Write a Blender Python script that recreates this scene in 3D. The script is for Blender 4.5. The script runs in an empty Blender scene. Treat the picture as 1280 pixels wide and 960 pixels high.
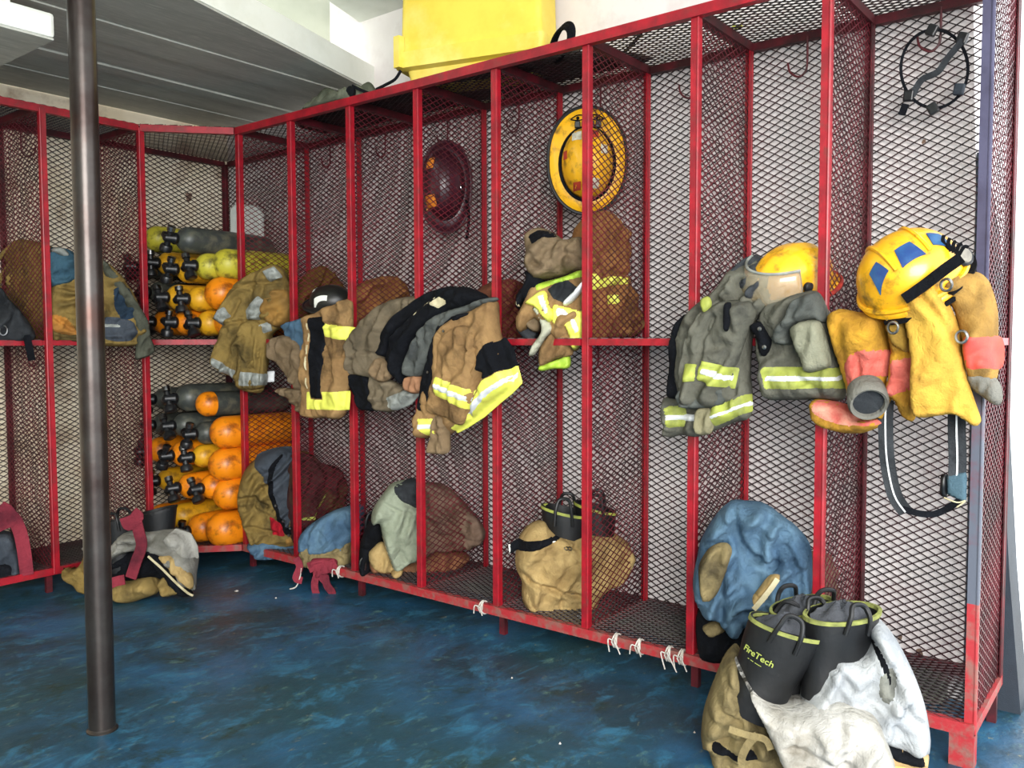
import bpy, bmesh, math, random
import numpy as np
from mathutils import Vector, Matrix
random.seed(4); PI = math.pi
scene = bpy.context.scene
C = scene.collection

# ------------------------------------------------------------------ camera, light, exposure
FPX = 1063.78
FW = Vector((-0.78493984, -0.61727326, -0.05332146)); RT = Vector((-0.61802587, 0.7861522, -0.00295574))
UP = Vector((-0.04374328, -0.03063397, 0.99857302)); CP = Vector((2.77269, 4.18202, 1.08728))
cd = bpy.data.cameras.new('camera'); cam = bpy.data.objects.new('camera', cd); C.objects.link(cam)
cd.sensor_width = 36; cd.lens = FPX / 1280 * 36; cd.clip_start = .05
M = Matrix((RT, UP, -FW)).transposed().to_4x4(); M.translation = CP; cam.matrix_world = M
scene.camera = cam
w = bpy.data.worlds.new('world'); scene.world = w; w.use_nodes = True
bg = w.node_tree.nodes['Background']; bg.inputs[0].default_value = (.93, .97, 1, 1); bg.inputs[1].default_value = 1.9
sd = bpy.data.lights.new('sun', 'SUN'); sd.energy = 2.0; sd.angle = math.radians(12); sd.color = (1, .97, .92)
sun = bpy.data.objects.new('sun', sd); C.objects.link(sun); sun.rotation_euler = (math.radians(35), math.radians(-50), 0)
ad = bpy.data.lights.new('doorway_daylight', 'AREA'); ad.shape = 'RECTANGLE'; ad.size = 3.2; ad.size_y = 2.3; ad.energy = 240; ad.color = (1, .98, .95)
ar = bpy.data.objects.new('doorway_daylight', ad); C.objects.link(ar); ar.location = (4.9, 6.4, 2.1)
ar.rotation_euler = (Vector((.6, 2.4, .9)) - ar.location).to_track_quat('-Z', 'Y').to_euler()
vs = scene.view_settings
vs.view_transform = 'Standard'; vs.look = 'None'; vs.gamma = 1; vs.use_curve_mapping = False; vs.exposure = 0.85

# ------------------------------------------------------------------ materials
def lin(h):
    h = h.lstrip('#'); v = [int(h[i:i+2], 16) / 255 for i in (0, 2, 4)]
    return tuple((c / 12.92 if c <= .04045 else ((c + .055) / 1.055) ** 2.4) for c in v) + (1,)
_m = {}
def mat(name, col, col2=None, scale=8., lo=.4, hi=.62, rough=.85, metal=0, bump=0., bscale=300., detail=6, col3=None, scale3=2., coat=0, trans=0, stretch=None):
    if name in _m: return _m[name]
    m = bpy.data.materials.new(name); m.use_nodes = True; nt = m.node_tree; b = nt.nodes['Principled BSDF']; _m[name] = m
    b.inputs['Base Color'].default_value = lin(col); b.inputs['Roughness'].default_value = rough; b.inputs['Metallic'].default_value = metal
    if coat: b.inputs['Coat Weight'].default_value = coat
    if trans: b.inputs['Transmission Weight'].default_value = trans
    tc = nt.nodes.new('ShaderNodeTexCoord'); src = tc.outputs['Object']
    if stretch:
        mp = nt.nodes.new('ShaderNodeMapping'); mp.inputs['Scale'].default_value = stretch; nt.links.new(src, mp.inputs[0]); src = mp.outputs[0]
    def layer(prev, c, sc, a, z):
        n = nt.nodes.new('ShaderNodeTexNoise'); n.inputs['Scale'].default_value = sc; n.inputs['Detail'].default_value = detail; n.inputs['Roughness'].default_value = .62
        nt.links.new(src, n.inputs[0])
        r = nt.nodes.new('ShaderNodeMapRange'); r.inputs[1].default_value = a; r.inputs[2].default_value = z; nt.links.new(n.outputs[0], r.inputs[0])
        x = nt.nodes.new('ShaderNodeMix'); x.data_type = 'RGBA'; nt.links.new(r.outputs[0], x.inputs[0])
        if prev is None: x.inputs[6].default_value = lin(col)
        else: nt.links.new(prev, x.inputs[6])
        x.inputs[7].default_value = lin(c); return x.outputs[2]
    o = None
    if col2: o = layer(None, col2, scale, lo, hi)
    if col3: o = layer(o, col3, scale3, .52, .7)
    if o: nt.links.new(o, b.inputs['Base Color'])
    if bump:
        n = nt.nodes.new('ShaderNodeTexNoise'); n.inputs['Scale'].default_value = bscale; n.inputs['Detail'].default_value = 3; nt.links.new(tc.outputs['Object'], n.inputs[0])
        bp = nt.nodes.new('ShaderNodeBump'); bp.inputs['Strength'].default_value = bump; bp.inputs['Distance'].default_value = .004
        nt.links.new(n.outputs[0], bp.inputs['Height']); nt.links.new(bp.outputs[0], b.inputs['Normal'])
    return m
def cloth(name, c='8a7a60', c2=None, c3=None, sc=9):
    if 'cloth_'+name in _m: return _m['cloth_'+name]
    m = mat('cloth_' + name, c, c2 or c, sc, .38, .66, .95, bump=.5, bscale=260, col3=c3, scale3=7); nt = m.node_tree; b = nt.nodes['Principled BSDF']
    b.inputs['Specular IOR Level'].default_value = .15
    old = b.inputs['Normal'].links[0].from_socket; tc = nt.nodes.new('ShaderNodeTexCoord'); prev = old     # crinkles: thin valleys where noise crosses its middle
    for sc_, dist_, wid in ((9, .006, .10), (24, .0025, .10)):
        n = nt.nodes.new('ShaderNodeTexNoise'); n.inputs['Scale'].default_value = sc_; n.inputs['Detail'].default_value = 2; n.inputs['Distortion'].default_value = .8; nt.links.new(tc.outputs['Object'], n.inputs[0])
        a = nt.nodes.new('ShaderNodeMath'); a.operation = 'SUBTRACT'; a.inputs[1].default_value = .5; nt.links.new(n.outputs[0], a.inputs[0])
        q = nt.nodes.new('ShaderNodeMath'); q.operation = 'ABSOLUTE'; nt.links.new(a.outputs[0], q.inputs[0])
        k = nt.nodes.new('ShaderNodeMapRange'); k.interpolation_type = 'SMOOTHSTEP'; k.inputs[1].default_value = 0; k.inputs[2].default_value = wid; nt.links.new(q.outputs[0], k.inputs[0])
        bp = nt.nodes.new('ShaderNodeBump'); bp.inputs['Strength'].default_value = .30; bp.inputs['Distance'].default_value = dist_; nt.links.new(k.outputs[0], bp.inputs['Height']); nt.links.new(prev, bp.inputs['Normal']); prev = bp.outputs[0]
    nt.links.new(prev, b.inputs['Normal']); return m
RED = mat('red_paint', 'a81626', '861220', 14, .4, .6, .38, bump=.15, bscale=60, col3='7d2a2a', scale3=30)
REDW = mat('worn_red_paint', 'a82a30', '8a5a52', 22, .45, .62, .55, bump=.3, bscale=60)
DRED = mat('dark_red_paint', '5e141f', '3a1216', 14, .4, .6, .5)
GREYP = mat('grey_worn_paint', '5a5f6c', '6e4550', 16, .5, .7, .5)
MESHD = mat('dark_mesh', '2a2020', '3a1c20', 6, .45, .6, .5)  # darker tone for back, top, shelf and floor mesh
MESHR = mat('red_mesh_paint', '6a1c28', '40161c', 5, .4, .6, .42)
WALL = mat('wall_plaster', 'ece6e4', 'e4dcda', 3, .4, .65, .9, bump=.3, bscale=25, col3='dfd6d4', scale3=9)
WALLW = mat('upper_plaster', 'e2e4dc', 'd4d6cc', 3, .4, .65, .9, bump=.25, bscale=20)
WALLY = mat('warm_lit_plaster', 'eadfc8', 'dccdb0', 4, .4, .65, .9, bump=.3, bscale=25, col3='b09a80', scale3=6)  # yellowish cast of the light on the left wall, put into its plaster colour
WHITEP = mat('white_gloss_paint', 'eef0e8', 'e4e6dc', 5, .4, .6, .5, bump=.15, bscale=18)
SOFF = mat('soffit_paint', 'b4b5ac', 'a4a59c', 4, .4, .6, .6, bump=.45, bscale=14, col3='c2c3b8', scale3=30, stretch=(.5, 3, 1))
CONC = mat('concrete', '6a6a60', '8c8a78', 10, .4, .65, .95, bump=.8, bscale=40)
SLATE = mat('slate_paint', '2c3540', '222a34', 5, .4, .6, .7, bump=.3)
BLACK = mat('black_rubber', '0a0b0d', '121417', 12, .4, .6, .5, bump=.15, bscale=80)
BLKM = mat('black_plastic', '101113', '1c1d1f', 12, .4, .6, .35)
CHROME = mat('steel', '9a9a9a', '6a6a6a', 40, .4, .6, .28, metal=1)
POLE = mat('pole_metal', '4a4542', '352a27', 5, .4, .65, .3, metal=.75, col3='4a3028', scale3=3, bump=.1, bscale=40)
WHT = mat('white_cord', 'd8d4cc', 'b8b0a4', 60)
# floor
def floor_mat():
    m = bpy.data.materials.new('painted_floor'); m.use_nodes = True; nt = m.node_tree; b = nt.nodes['Principled BSDF']; L = nt.links.new
    tc = nt.nodes.new('ShaderNodeTexCoord')
    def nz(s, d=8, r=.6, dist=0):
        n = nt.nodes.new('ShaderNodeTexNoise'); n.inputs['Scale'].default_value = s; n.inputs['Detail'].default_value = d; n.inputs['Roughness'].default_value = r; n.inputs['Distortion'].default_value = dist
        L(tc.outputs['Object'], n.inputs[0]); return n.outputs[0]
    def mr(s, a, z):
        r = nt.nodes.new('ShaderNodeMapRange'); r.inputs[1].default_value = a; r.inputs[2].default_value = z; L(s, r.inputs[0]); return r.outputs[0]
    def mx(f, a, c):
        x = nt.nodes.new('ShaderNodeMix'); x.data_type = 'RGBA'; L(f, x.inputs[0])
        if isinstance(a, str): x.inputs[6].default_value = lin(a)
        else: L(a, x.inputs[6])
        x.inputs[7].default_value = lin(c); return x.outputs[2]
    def nzs(s_, sc, d=8, r=.65, dist=0):
        mp = nt.nodes.new('ShaderNodeMapping'); mp.inputs['Scale'].default_value = sc; mp.inputs['Rotation'].default_value = (0, 0, .5); L(tc.outputs['Object'], mp.inputs[0])
        n = nt.nodes.new('ShaderNodeTexNoise'); n.inputs['Scale'].default_value = s_; n.inputs['Detail'].default_value = d; n.inputs['Roughness'].default_value = r; n.inputs['Distortion'].default_value = dist
        L(mp.outputs[0], n.inputs[0]); return n.outputs[0]
    o = mx(mr(nz(2.6, 9, .66, .5), .40, .60), '1e3d4c', '285c80')
    o = mx(mr(nz(1.1, 4, .5, .2), .45, .62), o, '234650')
    o = mx(mr(nzs(6, (1, 1.7, 1), 12, .74, .6), .52, .66), o, '357392')
    o = mx(mr(nz(4.5, 12, .78, .6), .54, .66), o, '20362f')
    o = mx(mr(nzs(10, (1, 1.8, 1), 12, .78, .4), .57, .68), o, '5a7f78')
    o = mx(mr(nzs(13, (1, 1.8, 1), 12, .78, .4), .61, .69), o, '8c8c6c')
    o = mx(mr(nz(26, 10, .8, .4), .60, .70), o, '1a2528')
    o = mx(mr(nz(60, 6, .75), .69, .74), o, 'a6aca4')
    L(o, b.inputs['Base Color'])
    L(mr(nz(5, 6), .3, .7), b.inputs['Roughness'])
    r = nt.nodes.new('ShaderNodeMapRange'); r.inputs[3].default_value = .28; r.inputs[4].default_value = .6; L(nz(6, 8), r.inputs[0]); L(r.outputs[0], b.inputs['Roughness'])
    bp = nt.nodes.new('ShaderNodeBump'); bp.inputs['Strength'].default_value = .25; bp.inputs['Distance'].default_value = .01; L(nz(30, 8), bp.inputs['Height']); L(bp.outputs[0], b.inputs['Normal'])
    return m
FLOOR = floor_mat()

# ------------------------------------------------------------------ helpers
def link(o, parent=None, label=None):
    C.objects.link(o)
    if parent is not None: o.parent = parent
    if label: o['label'] = label
    return o
def thing(name, label, cat, loc=(0, 0, 0), rot=None, group=None):
    o = bpy.data.objects.new(name, None); C.objects.link(o); o.empty_display_size = .05
    if rot is not None:
        m = rot.to_4x4(); m.translation = Vector(loc); o.matrix_world = m
    else: o.location = loc
    o['label'] = label; o['category'] = cat
    if group: o['group'] = group
    return o
def tag(o, label, cat, group=None):
    o['label'] = label; o['category'] = cat
    if group: o['group'] = group
    return o
def root_loc(p):
    v = Vector((0, 0, 0))
    while p is not None: v += p.location; p = p.parent
    return v
class MB:                                   # collects vertices and faces
    def __init__(s): s.v = []; s.f = []
    def add(s, v, f):
        b = len(s.v); s.v += [tuple(p) for p in v]; s.f += [tuple(i + b for i in q) for q in f]; return s
    def box(s, a, b, mtx=None):
        x0, y0, z0 = a; x1, y1, z1 = b
        v = [(x0,y0,z0),(x1,y0,z0),(x1,y1,z0),(x0,y1,z0),(x0,y0,z1),(x1,y0,z1),(x1,y1,z1),(x0,y1,z1)]
        if mtx: v = [mtx @ Vector(p) for p in v]
        return s.add(v, [(0,3,2,1),(4,5,6,7),(0,1,5,4),(1,2,6,5),(2,3,7,6),(3,0,4,7)])
    def bar(s, p, q, wx, wz=None):          # square bar from p to q
        p = Vector(p); q = Vector(q); d = (q - p).normalized(); wz = wz or wx
        a = d.cross(Vector((0, 0, 1)));
        if a.length < .1: a = Vector((0, 1, 0))
        a.normalize(); c = a.cross(d)
        v = [e + a * (sx * wx / 2) + c * (sz * wz / 2) for e in (p, q) for sx, sz in ((-1,-1),(1,-1),(1,1),(-1,1))]
        return s.add(v, [(0,1,2,3),(7,6,5,4),(0,4,5,1),(1,5,6,2),(2,6,7,3),(3,7,4,0)])
    def tube(s, pts, r, n=8, closed=False, cap=True):
        P = [Vector(p) for p in pts]; N = len(P); base = len(s.v); last = None
        for i, p in enumerate(P):
            if closed: t = P[(i+1) % N] - P[i-1]
            else: t = P[min(i+1, N-1)] - P[max(i-1, 0)]
            t.normalize()
            if last is None: a = t.orthogonal().normalized()
            else: a = (last - t * last.dot(t)).normalized()
            last = a; b = t.cross(a); rr = r(i / max(N-1, 1)) if callable(r) else r
            for k in range(n):
                an = 2 * PI * k / n; s.v.append(tuple(p + (a * math.cos(an) + b * math.sin(an)) * rr))
        for i in range(N if closed else N - 1):
            j = (i + 1) % N
            for k in range(n):
                l = (k + 1) % n; s.f.append((base+i*n+k, base+i*n+l, base+j*n+l, base+j*n+k))
        if cap and not closed:
            s.f.append(tuple(base + k for k in range(n))[::-1]); s.f.append(tuple(base + (N-1)*n + k for k in range(n)))
        return s
    def lathe(s, prof, n=24, mtx=None, sx=1, sy=1):   # prof: (r, z), axis z
        base = len(s.v)
        for r, z in prof:
            for k in range(n):
                a = 2*PI*k/n; p = Vector((r*math.cos(a)*sx, r*math.sin(a)*sy, z)); s.v.append(tuple(mtx @ p if mtx else p))
        for i in range(len(prof)-1):
            for k in range(n):
                l = (k+1) % n; s.f.append((base+i*n+k, base+i*n+l, base+(i+1)*n+l, base+(i+1)*n+k))
        s.f.append(tuple(base+k for k in range(n))[::-1]); s.f.append(tuple(base+(len(prof)-1)*n+k for k in range(n)))
        return s
    def ribbon(s, pts, width, th, nrm):     # flat strap, nrm = facing direction
        P = [Vector(p) for p in pts]; base = len(s.v); nrm = Vector(nrm).normalized(); N = len(P)
        for i, p in enumerate(P):
            t = (P[min(i+1, N-1)] - P[max(i-1, 0)]).normalized(); a = nrm.cross(t).normalized()
            for sa, sn in ((-1,-1),(1,-1),(1,1),(-1,1)): s.v.append(tuple(p + a*sa*width/2 + nrm*sn*th/2))
        for i in range(N-1):
            for k in range(4):
                l = (k+1) % 4; s.f.append((base+i*4+k, base+i*4+l, base+i*4+4+l, base+i*4+4+k))
        s.f.append((base+3, base+2, base+1, base)); s.f.append(tuple(base+(N-1)*4+k for k in range(4)))
        return s
    def build(s, name, m, parent=None, label=None, smooth=False, local=False, kind=None, bevel=0):
        me = bpy.data.meshes.new(name); off = Vector((0,0,0)) if (local or parent is None) else root_loc(parent)
        me.from_pydata([tuple(Vector(p) - off) for p in s.v], [], s.f); me.materials.append(m); me.update()
        bm = bmesh.new(); bm.from_mesh(me); bmesh.ops.recalc_face_normals(bm, faces=bm.faces)
        bm.to_mesh(me); bm.free()
        if smooth:
            me.polygons.foreach_set('use_smooth', [True]*len(me.polygons))
            me.set_sharp_from_angle(angle=math.radians(42))
        o = link(bpy.data.objects.new(name, me), parent, label)
        if kind: o['kind'] = kind
        if bevel:
            bv = o.modifiers.new('bevel', 'BEVEL'); bv.width = bevel; bv.segments = 2; bv.limit_method = 'ANGLE'
        return o
def curve(pts, n=6):                        # Catmull-Rom through 3D points
    P = [Vector(p) for p in pts]; out = []
    for i in range(len(P)-1):
        p0 = P[max(i-1,0)]; p1 = P[i]; p2 = P[i+1]; p3 = P[min(i+2, len(P)-1)]
        for k in range(n):
            t = k/n; out.append(.5*((2*p1)+(p2-p0)*t+(2*p0-5*p1+4*p2-p3)*t*t+(3*p1-p0-3*p2+p3)*t**3))
    return out + [P[-1]]
def ray(px, py): return FW + RT*((px-640)/FPX) + UP*((480-py)/FPX)
class Pl:                                   # a plane standing in the room: origin, across, up, outward
    def __init__(s, O, N, V=(0,0,1)):
        s.O = Vector(O); s.N = Vector(N).normalized(); V = Vector(V); s.V = (V - s.N*V.dot(s.N)).normalized(); s.U = s.V.cross(s.N)
    def uv(s, p, off=0):
        d = ray(*p); P = CP + d*((s.O + s.N*off - CP).dot(s.N)/d.dot(s.N)); q = P - s.O; return (q.dot(s.U), q.dot(s.V))
    def pt(s, p, off=0):
        u, v = s.uv(p, off); return s.O + s.U*u + s.V*v + s.N*off
def at(ax, val, px, py):
    d = ray(px, py); return CP + d*((val - CP[ax])/d[ax])
def K(ox, oy, s): return lambda pts: [(ox + x/s, oy + y/s) for x, y in pts]
# numpy noise
def _h(ix, iy, seed):
    h = (ix.astype(np.int64)*374761393 + iy.astype(np.int64)*668265263 + seed*1442695041) & 0x7fffffff
    h = ((h ^ (h >> 13))*1274126177) & 0x7fffffff
    return ((h ^ (h >> 16)) & 0xffff)/65536*2*np.pi
def noise2(x, y, seed=0):
    xi = np.floor(x); yi = np.floor(y); fx = x-xi; fy = y-yi; u = fx*fx*fx*(fx*(fx*6-15)+10); v = fy*fy*fy*(fy*(fy*6-15)+10)
    def g(dx, dy):
        a = _h(xi+dx, yi+dy, seed); return np.cos(a)*(fx-dx)+np.sin(a)*(fy-dy)
    return ((g(0,0)*(1-u)+g(1,0)*u)*(1-v)+(g(0,1)*(1-u)+g(1,1)*u)*v)*1.4
def polydist(px, py, poly, closed=True):
    best = np.full(px.shape, 1e9); nx = px.copy(); ny = py.copy(); P = np.array(poly); n = len(P)
    for i in range(n if closed else n-1):
        a = P[i]; b = P[(i+1) % n]; d = b-a; L = d@d
        if L < 1e-12: continue
        t = np.clip(((px-a[0])*d[0]+(py-a[1])*d[1])/L, 0, 1); qx = a[0]+t*d[0]; qy = a[1]+t*d[1]
        D = np.hypot(px-qx, py-qy); m = D < best; best = np.where(m, D, best); nx = np.where(m, qx, nx); ny = np.where(m, qy, ny)
    return best, nx, ny
def inside(px, py, poly):
    r = np.zeros(px.shape, bool); n = len(poly)
    for i in range(n):
        x1, y1 = poly[i]; x2, y2 = poly[(i+1) % n]
        if y1 == y2: continue
        c = ((y1 > py) != (y2 > py)) & (px < (x2-x1)*(py-y1)/(y2-y1)+x1); r ^= c
    return r
def smooth_poly(P, n=4):
    out = []; N = len(P); P = [np.array(p) for p in P]
    for i in range(N):
        p0, p1, p2, p3 = P[i-1], P[i], P[(i+1) % N], P[(i+2) % N]
        for k in range(n):
            t = k/n; out.append(tuple(.5*((2*p1)+(p2-p0)*t+(2*p0-5*p1+4*p2-p3)*t*t+(3*p1-p0-3*p2+p3)*t**3)))
    return out
class Surf: pass
_seed = [10]
def grid(poly, res):
    us = [p[0] for p in poly]; vs_ = [p[1] for p in poly]
    nu = max(3, int((max(us)-min(us))/res)+2); nv = max(3, int((max(vs_)-min(vs_))/res)+2)
    gu = np.linspace(min(us)-res/2, max(us)+res/2, nu+1); gv = np.linspace(min(vs_)-res/2, max(vs_)+res/2, nv+1)
    X, Y = np.meshgrid(gu, gv, indexing='ij'); cx = (X[1:,1:]+X[:-1,:-1])/2; cy = (Y[1:,1:]+Y[:-1,:-1])/2
    keep = inside(cx, cy, poly)
    cnt = np.zeros(X.shape, int)
    for dx in (0, 1):
        for dy in (0, 1): cnt[dx:dx+keep.shape[0], dy:dy+keep.shape[1]] += keep
    used = cnt > 0; bnd = used & (cnt < 4)
    D, nx, ny = polydist(X, Y, poly)
    X = np.where(bnd, nx, X); Y = np.where(bnd, ny, Y); D = np.where(bnd, 0, D)
    return X, Y, D, keep, used, bnd
def puff(name, parent, pl, outline, m, T=.05, back=.02, R=.05, off=0., fold=(70, .010, .05), creases=(), bend=None, tilt=0., res=.006, smooth=True, label=None, seed=None, solid=True):
    """cloth volume: rounded body over an outline standing in plane pl, with folds; returns its surface"""
    poly = [pl.uv(p, off) for p in outline]
    if smooth: poly = smooth_poly(poly)
    if seed is None: _seed[0] += 7; seed = _seed[0]
    R = R*.72
    cr = [([pl.uv(p, off+T*.8) for p in c[0]], c[1], c[2]) for c in creases]
    vmin = min(p[1] for p in poly); vmax = max(p[1] for p in poly)
    ang = math.radians(fold[0]); ca, sa = math.cos(ang), math.sin(ang); fs = fold[2]; fa = fold[1]*2.1
    def height(u, v, D):
        t = np.clip(D/R, 0, 1); e = np.sqrt(np.maximum(0, 1-(1-t)**2))
        wu = u+noise2(u/.11, v/.11, seed+3)*.035; wv = v+noise2(u/.11, v/.11, seed+4)*.035
        m1 = np.clip(.55+1.3*noise2(u/.12, v/.12, seed+6), 0, 1); m2 = np.clip(.45+1.3*noise2(u/.10, v/.10, seed+7), 0, 1)
        p1 = (-wu*sa+wv*ca)/fs*2.1+1.5*noise2(u/.13, v/.13, seed); c2, s2 = math.cos(ang+.9), math.sin(ang+.9)
        p2 = (-wu*s2+wv*c2)/fs*2.6+1.7*noise2(u/.11, v/.11, seed+1)
        f1 = (1-np.abs(np.cos(p1))**1.6)*m1; f2 = (np.abs(np.sin(p2)))*m2*(1-.6*m1)
        cr_ = -np.clip(1-np.abs(noise2(wu/.055, wv/.055, seed+8))*5, 0, 1)*.45*m2-np.clip(1-np.abs(noise2(wu/.035, wv/.04, seed+9))*5, 0, 1)*.12
        r3 = noise2(u/.02, v/.02, seed+2)
        lo = noise2(u/.16, v/.16, seed+5)
        wr = fa*(f1*1.5+f2*1.2-.8+cr_+r3*.12)+lo*min(T*.4, .032)
        h = (T+wr)*e
        for c, amp, wd in cr:
            d, _, _ = polydist(u, v, c, False); h = h-amp*np.exp(-(d/wd)**2)*np.minimum(1, e*1.2)
            h = h+amp*.35*np.exp(-((d-wd*1.9)/(wd*1.1))**2)*e
        g = np.zeros_like(u)
        if bend: g = g-np.maximum(0, v-bend[0])**2*bend[1]
        g = g+tilt*(v-(vmin+vmax)/2)
        return off+h+g, off+g-back*e
    X, Y, D, keep, used, bnd = grid(poly, res)
    H, B = height(X, Y, D)
    H = np.where(bnd, (H+B)/2, H)
    idx = -np.ones(X.shape, int); idx[used] = np.arange(used.sum())
    O = np.array(pl.O); U = np.array(pl.U); V = np.array(pl.V); N = np.array(pl.N); o0 = np.array(root_loc(parent)) if parent else np.zeros(3)
    def P(Z): return (O+X[...,None]*U+Y[...,None]*V+Z[...,None]*N-o0)[used]
    verts = P(H); ii, jj = np.nonzero(keep)
    F = np.stack([idx[ii,jj], idx[ii+1,jj], idx[ii+1,jj+1], idx[ii,jj+1]], 1)
    # back side shares the boundary ring
    ib = idx.copy(); n0 = len(verts); inner = used & ~bnd; ib[inner] = n0+np.arange(inner.sum())
    vb = (O+X[...,None]*U+Y[...,None]*V+B[...,None]*N-o0)[inner]
    F2 = np.stack([ib[ii,jj+1], ib[ii+1,jj+1], ib[ii+1,jj], ib[ii,jj]], 1)
    me = bpy.data.meshes.new(name); me.from_pydata(np.concatenate([verts, vb]).tolist(), [], np.concatenate([F, F2]).tolist())
    me.materials.append(m); me.polygons.foreach_set('use_smooth', [True]*len(me.polygons)); me.update()
    ob = link(bpy.data.objects.new(name, me), parent, label)
    s = Surf(); s.pl = pl; s.poly = poly; s.h = height; s.off = off; s.T = T; s.ob = ob; s.parent = parent
    return s
def patch(name, s, outline, m, lift=.003, res=.006, smooth=False, label=None, parent=None, extra=0.):
    """a strip sewn on a puff: follows its folds, slightly proud"""
    pl = s.pl; poly = [pl.uv(p, s.off+s.T*.75) for p in outline]
    if smooth: poly = smooth_poly(poly)
    X, Y, D, keep, used, bnd = grid(poly, res)
    if keep.sum() == 0: return None
    D0, _, _ = polydist(X, Y, s.poly); D0 = np.where(inside(X, Y, s.poly), D0, 0)
    H, _ = s.h(X, Y, D0); e = np.clip(D/.006, 0, 1); Z = H+lift*e-.001*(1-e)+extra
    par = parent or s.parent
    O = np.array(pl.O); U = np.array(pl.U); V = np.array(pl.V); N = np.array(pl.N); o0 = np.array(root_loc(par))
    idx = -np.ones(X.shape, int); idx[used] = np.arange(used.sum())
    verts = (O+X[...,None]*U+Y[...,None]*V+Z[...,None]*N-o0)[used]; ii, jj = np.nonzero(keep)
    vb = verts-N*.006; n0 = len(verts)
    F = np.stack([idx[ii,jj], idx[ii+1,jj], idx[ii+1,jj+1], idx[ii,jj+1]], 1)
    me = bpy.data.meshes.new(name); me.from_pydata(np.concatenate([verts, vb]).tolist(), [], np.concatenate([F, F[:, ::-1]+n0]).tolist())
    me.materials.append(m); me.polygons.foreach_set('use_smooth', [True]*len(me.polygons)); me.update()
    return link(bpy.data.objects.new(name, me), par, label)

# ------------------------------------------------------------------ setting
def struct(o): o['kind'] = 'structure'; return o
D = .408; Y0 = .706; W = .3856; X0 = .734; WL = .429; ZB = .10; ZT = 2.05; ZS = 1.075
def prism(poly, z0, z1):
    n = len(poly); mb = MB(); mb.add([(x,y,z0) for x,y in poly]+[(x,y,z1) for x,y in poly], [tuple(range(n))[::-1], tuple(range(n,2*n))]+[(i,(i+1)%n,n+(i+1)%n,n+i) for i in range(n)]); return mb
struct(prism([(-.17,-.17),(7,-.17),(7,8),(.11,8),(.11,3.868),(-.02,3.868),(-.17,3.868)], -.1, 0).build('floor', FLOOR))
struct(prism([(-8,3.9),(.108,3.9),(.108,9),(-8,9)], -.1, .004).build('outdoor_pavement', mat('pale_concrete', 'e4e2dc', 'd8d5cc', 4)))
def wall_y(z): return 3.85-(z*.0825)            # slanting end of the right wall
mb = MB(); zz = [0, 3.2]
v = [(-.17,-.17,0),(-.02,-.17,0),(-.02,3.70,0),(-.17,3.70,0),(-.17,-.17,3.2),(-.02,-.17,3.2),(-.02,3.585,3.2),(-.17,3.585,3.2)]
v[2] = (-.02,3.70,0); v[3] = (-.17,3.70,0)
mb = MB(); Zs = [0, 1.5, 2.06, 3.2]; Ys = [3.70, 3.70, 3.68, 3.585]
vv = [(x,-.17,z) for z in (0,3.2) for x in (-.17,-.02)]+[(x,y,z) for z,y in zip(Zs,Ys) for x in (-.17,-.02)]
mb.add(vv, [(0,1,3,2),(1,5,7,9,11,3),(0,2,10,8,6,4),(0,4,5,1),(2,3,11,10),(4,6,7,5),(6,8,9,7),(8,10,11,9)])
struct(mb.build('wall_right', WALL))
mb = MB(); prof = [(0,3.85),(.4,3.812),(.86,3.78),(1.37,3.745),(1.62,3.705)]
vv = []
for z, y in prof: vv += [(-.16,3.70,z),(-.016,3.70,z),(-.016,y,z),(-.16,y,z)]
ff = [(0,3,2,1), tuple(range(16,20))]
for i in range(4):
    for k in range(4): l = (k+1)%4; ff.append((i*4+k, i*4+l, i*4+4+l, i*4+4+k))
mb.add(vv, ff); struct(mb.build('trim_1', SLATE))
struct(MB().box((-.02,-.17,0), (7,-.02,2.24)).build('wall_left', WALLY))
struct(MB().box((-.02,.70,2.36), (6,.86,3.2)).build('wall_upper_left', mat('greenish_plaster', 'b4b7a6', 'a8ab9a', 3, bump=.3, bscale=18)))
# mezzanine soffit built of boarded strips (running along x), with pale side face
slab = [(-.02,-.02),(-.02,1.17),(1.10,1.50),(3.6,2.23),(6,2.23),(6,-.02)]
mbs = prism(slab, 2.25, 2.36); struct(mbs.build('ceiling', WHITEP))
ys = [-.02,.28,.50,.60,.86,1.08,1.9]
drop = [.006,.002,.008,.0,.006,.001]
for i in range(6):
    a, b = ys[i]+.003, ys[i+1]-.003
    def xr(y): return -.018 if y <= 1.17 else (y-1.17)/(.33)*1.12-.02 if y < 1.5 else 1.10+(y-1.5)/.38*1.3
    b = min(b, 1.87)
    zt = 2.25; zl = 2.243-drop[i]
    pa, pb = xr(a), xr(b)
    pts = [(pa,a),(2.38,a),(2.38,b),(pb,b)]
    if a < 1.17 < b: pts = [(pa,a),(2.38,a),(2.38,b),(pb,b),(-.018,1.168)]
    if b > 1.5: pts = [(pa,a),(2.38,a),(2.38,b),(pb,b),(1.08,1.49),(-.018+.05,1.18)]
    o = prism(pts, zl, zt).build('board', SOFF, bpy.data.objects['ceiling'])
struct(prism([(-.02,1.077),(.214,1.154),(3.5,2.23),(6.1,2.23),(6.1,5.0),(-.02,5.0)], 2.584, 2.75).build('ceiling_upper', WALLW))
struct(MB().box((6,-.17,0), (6.15,5,3.2)).build('wall_back', WALLW))
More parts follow.
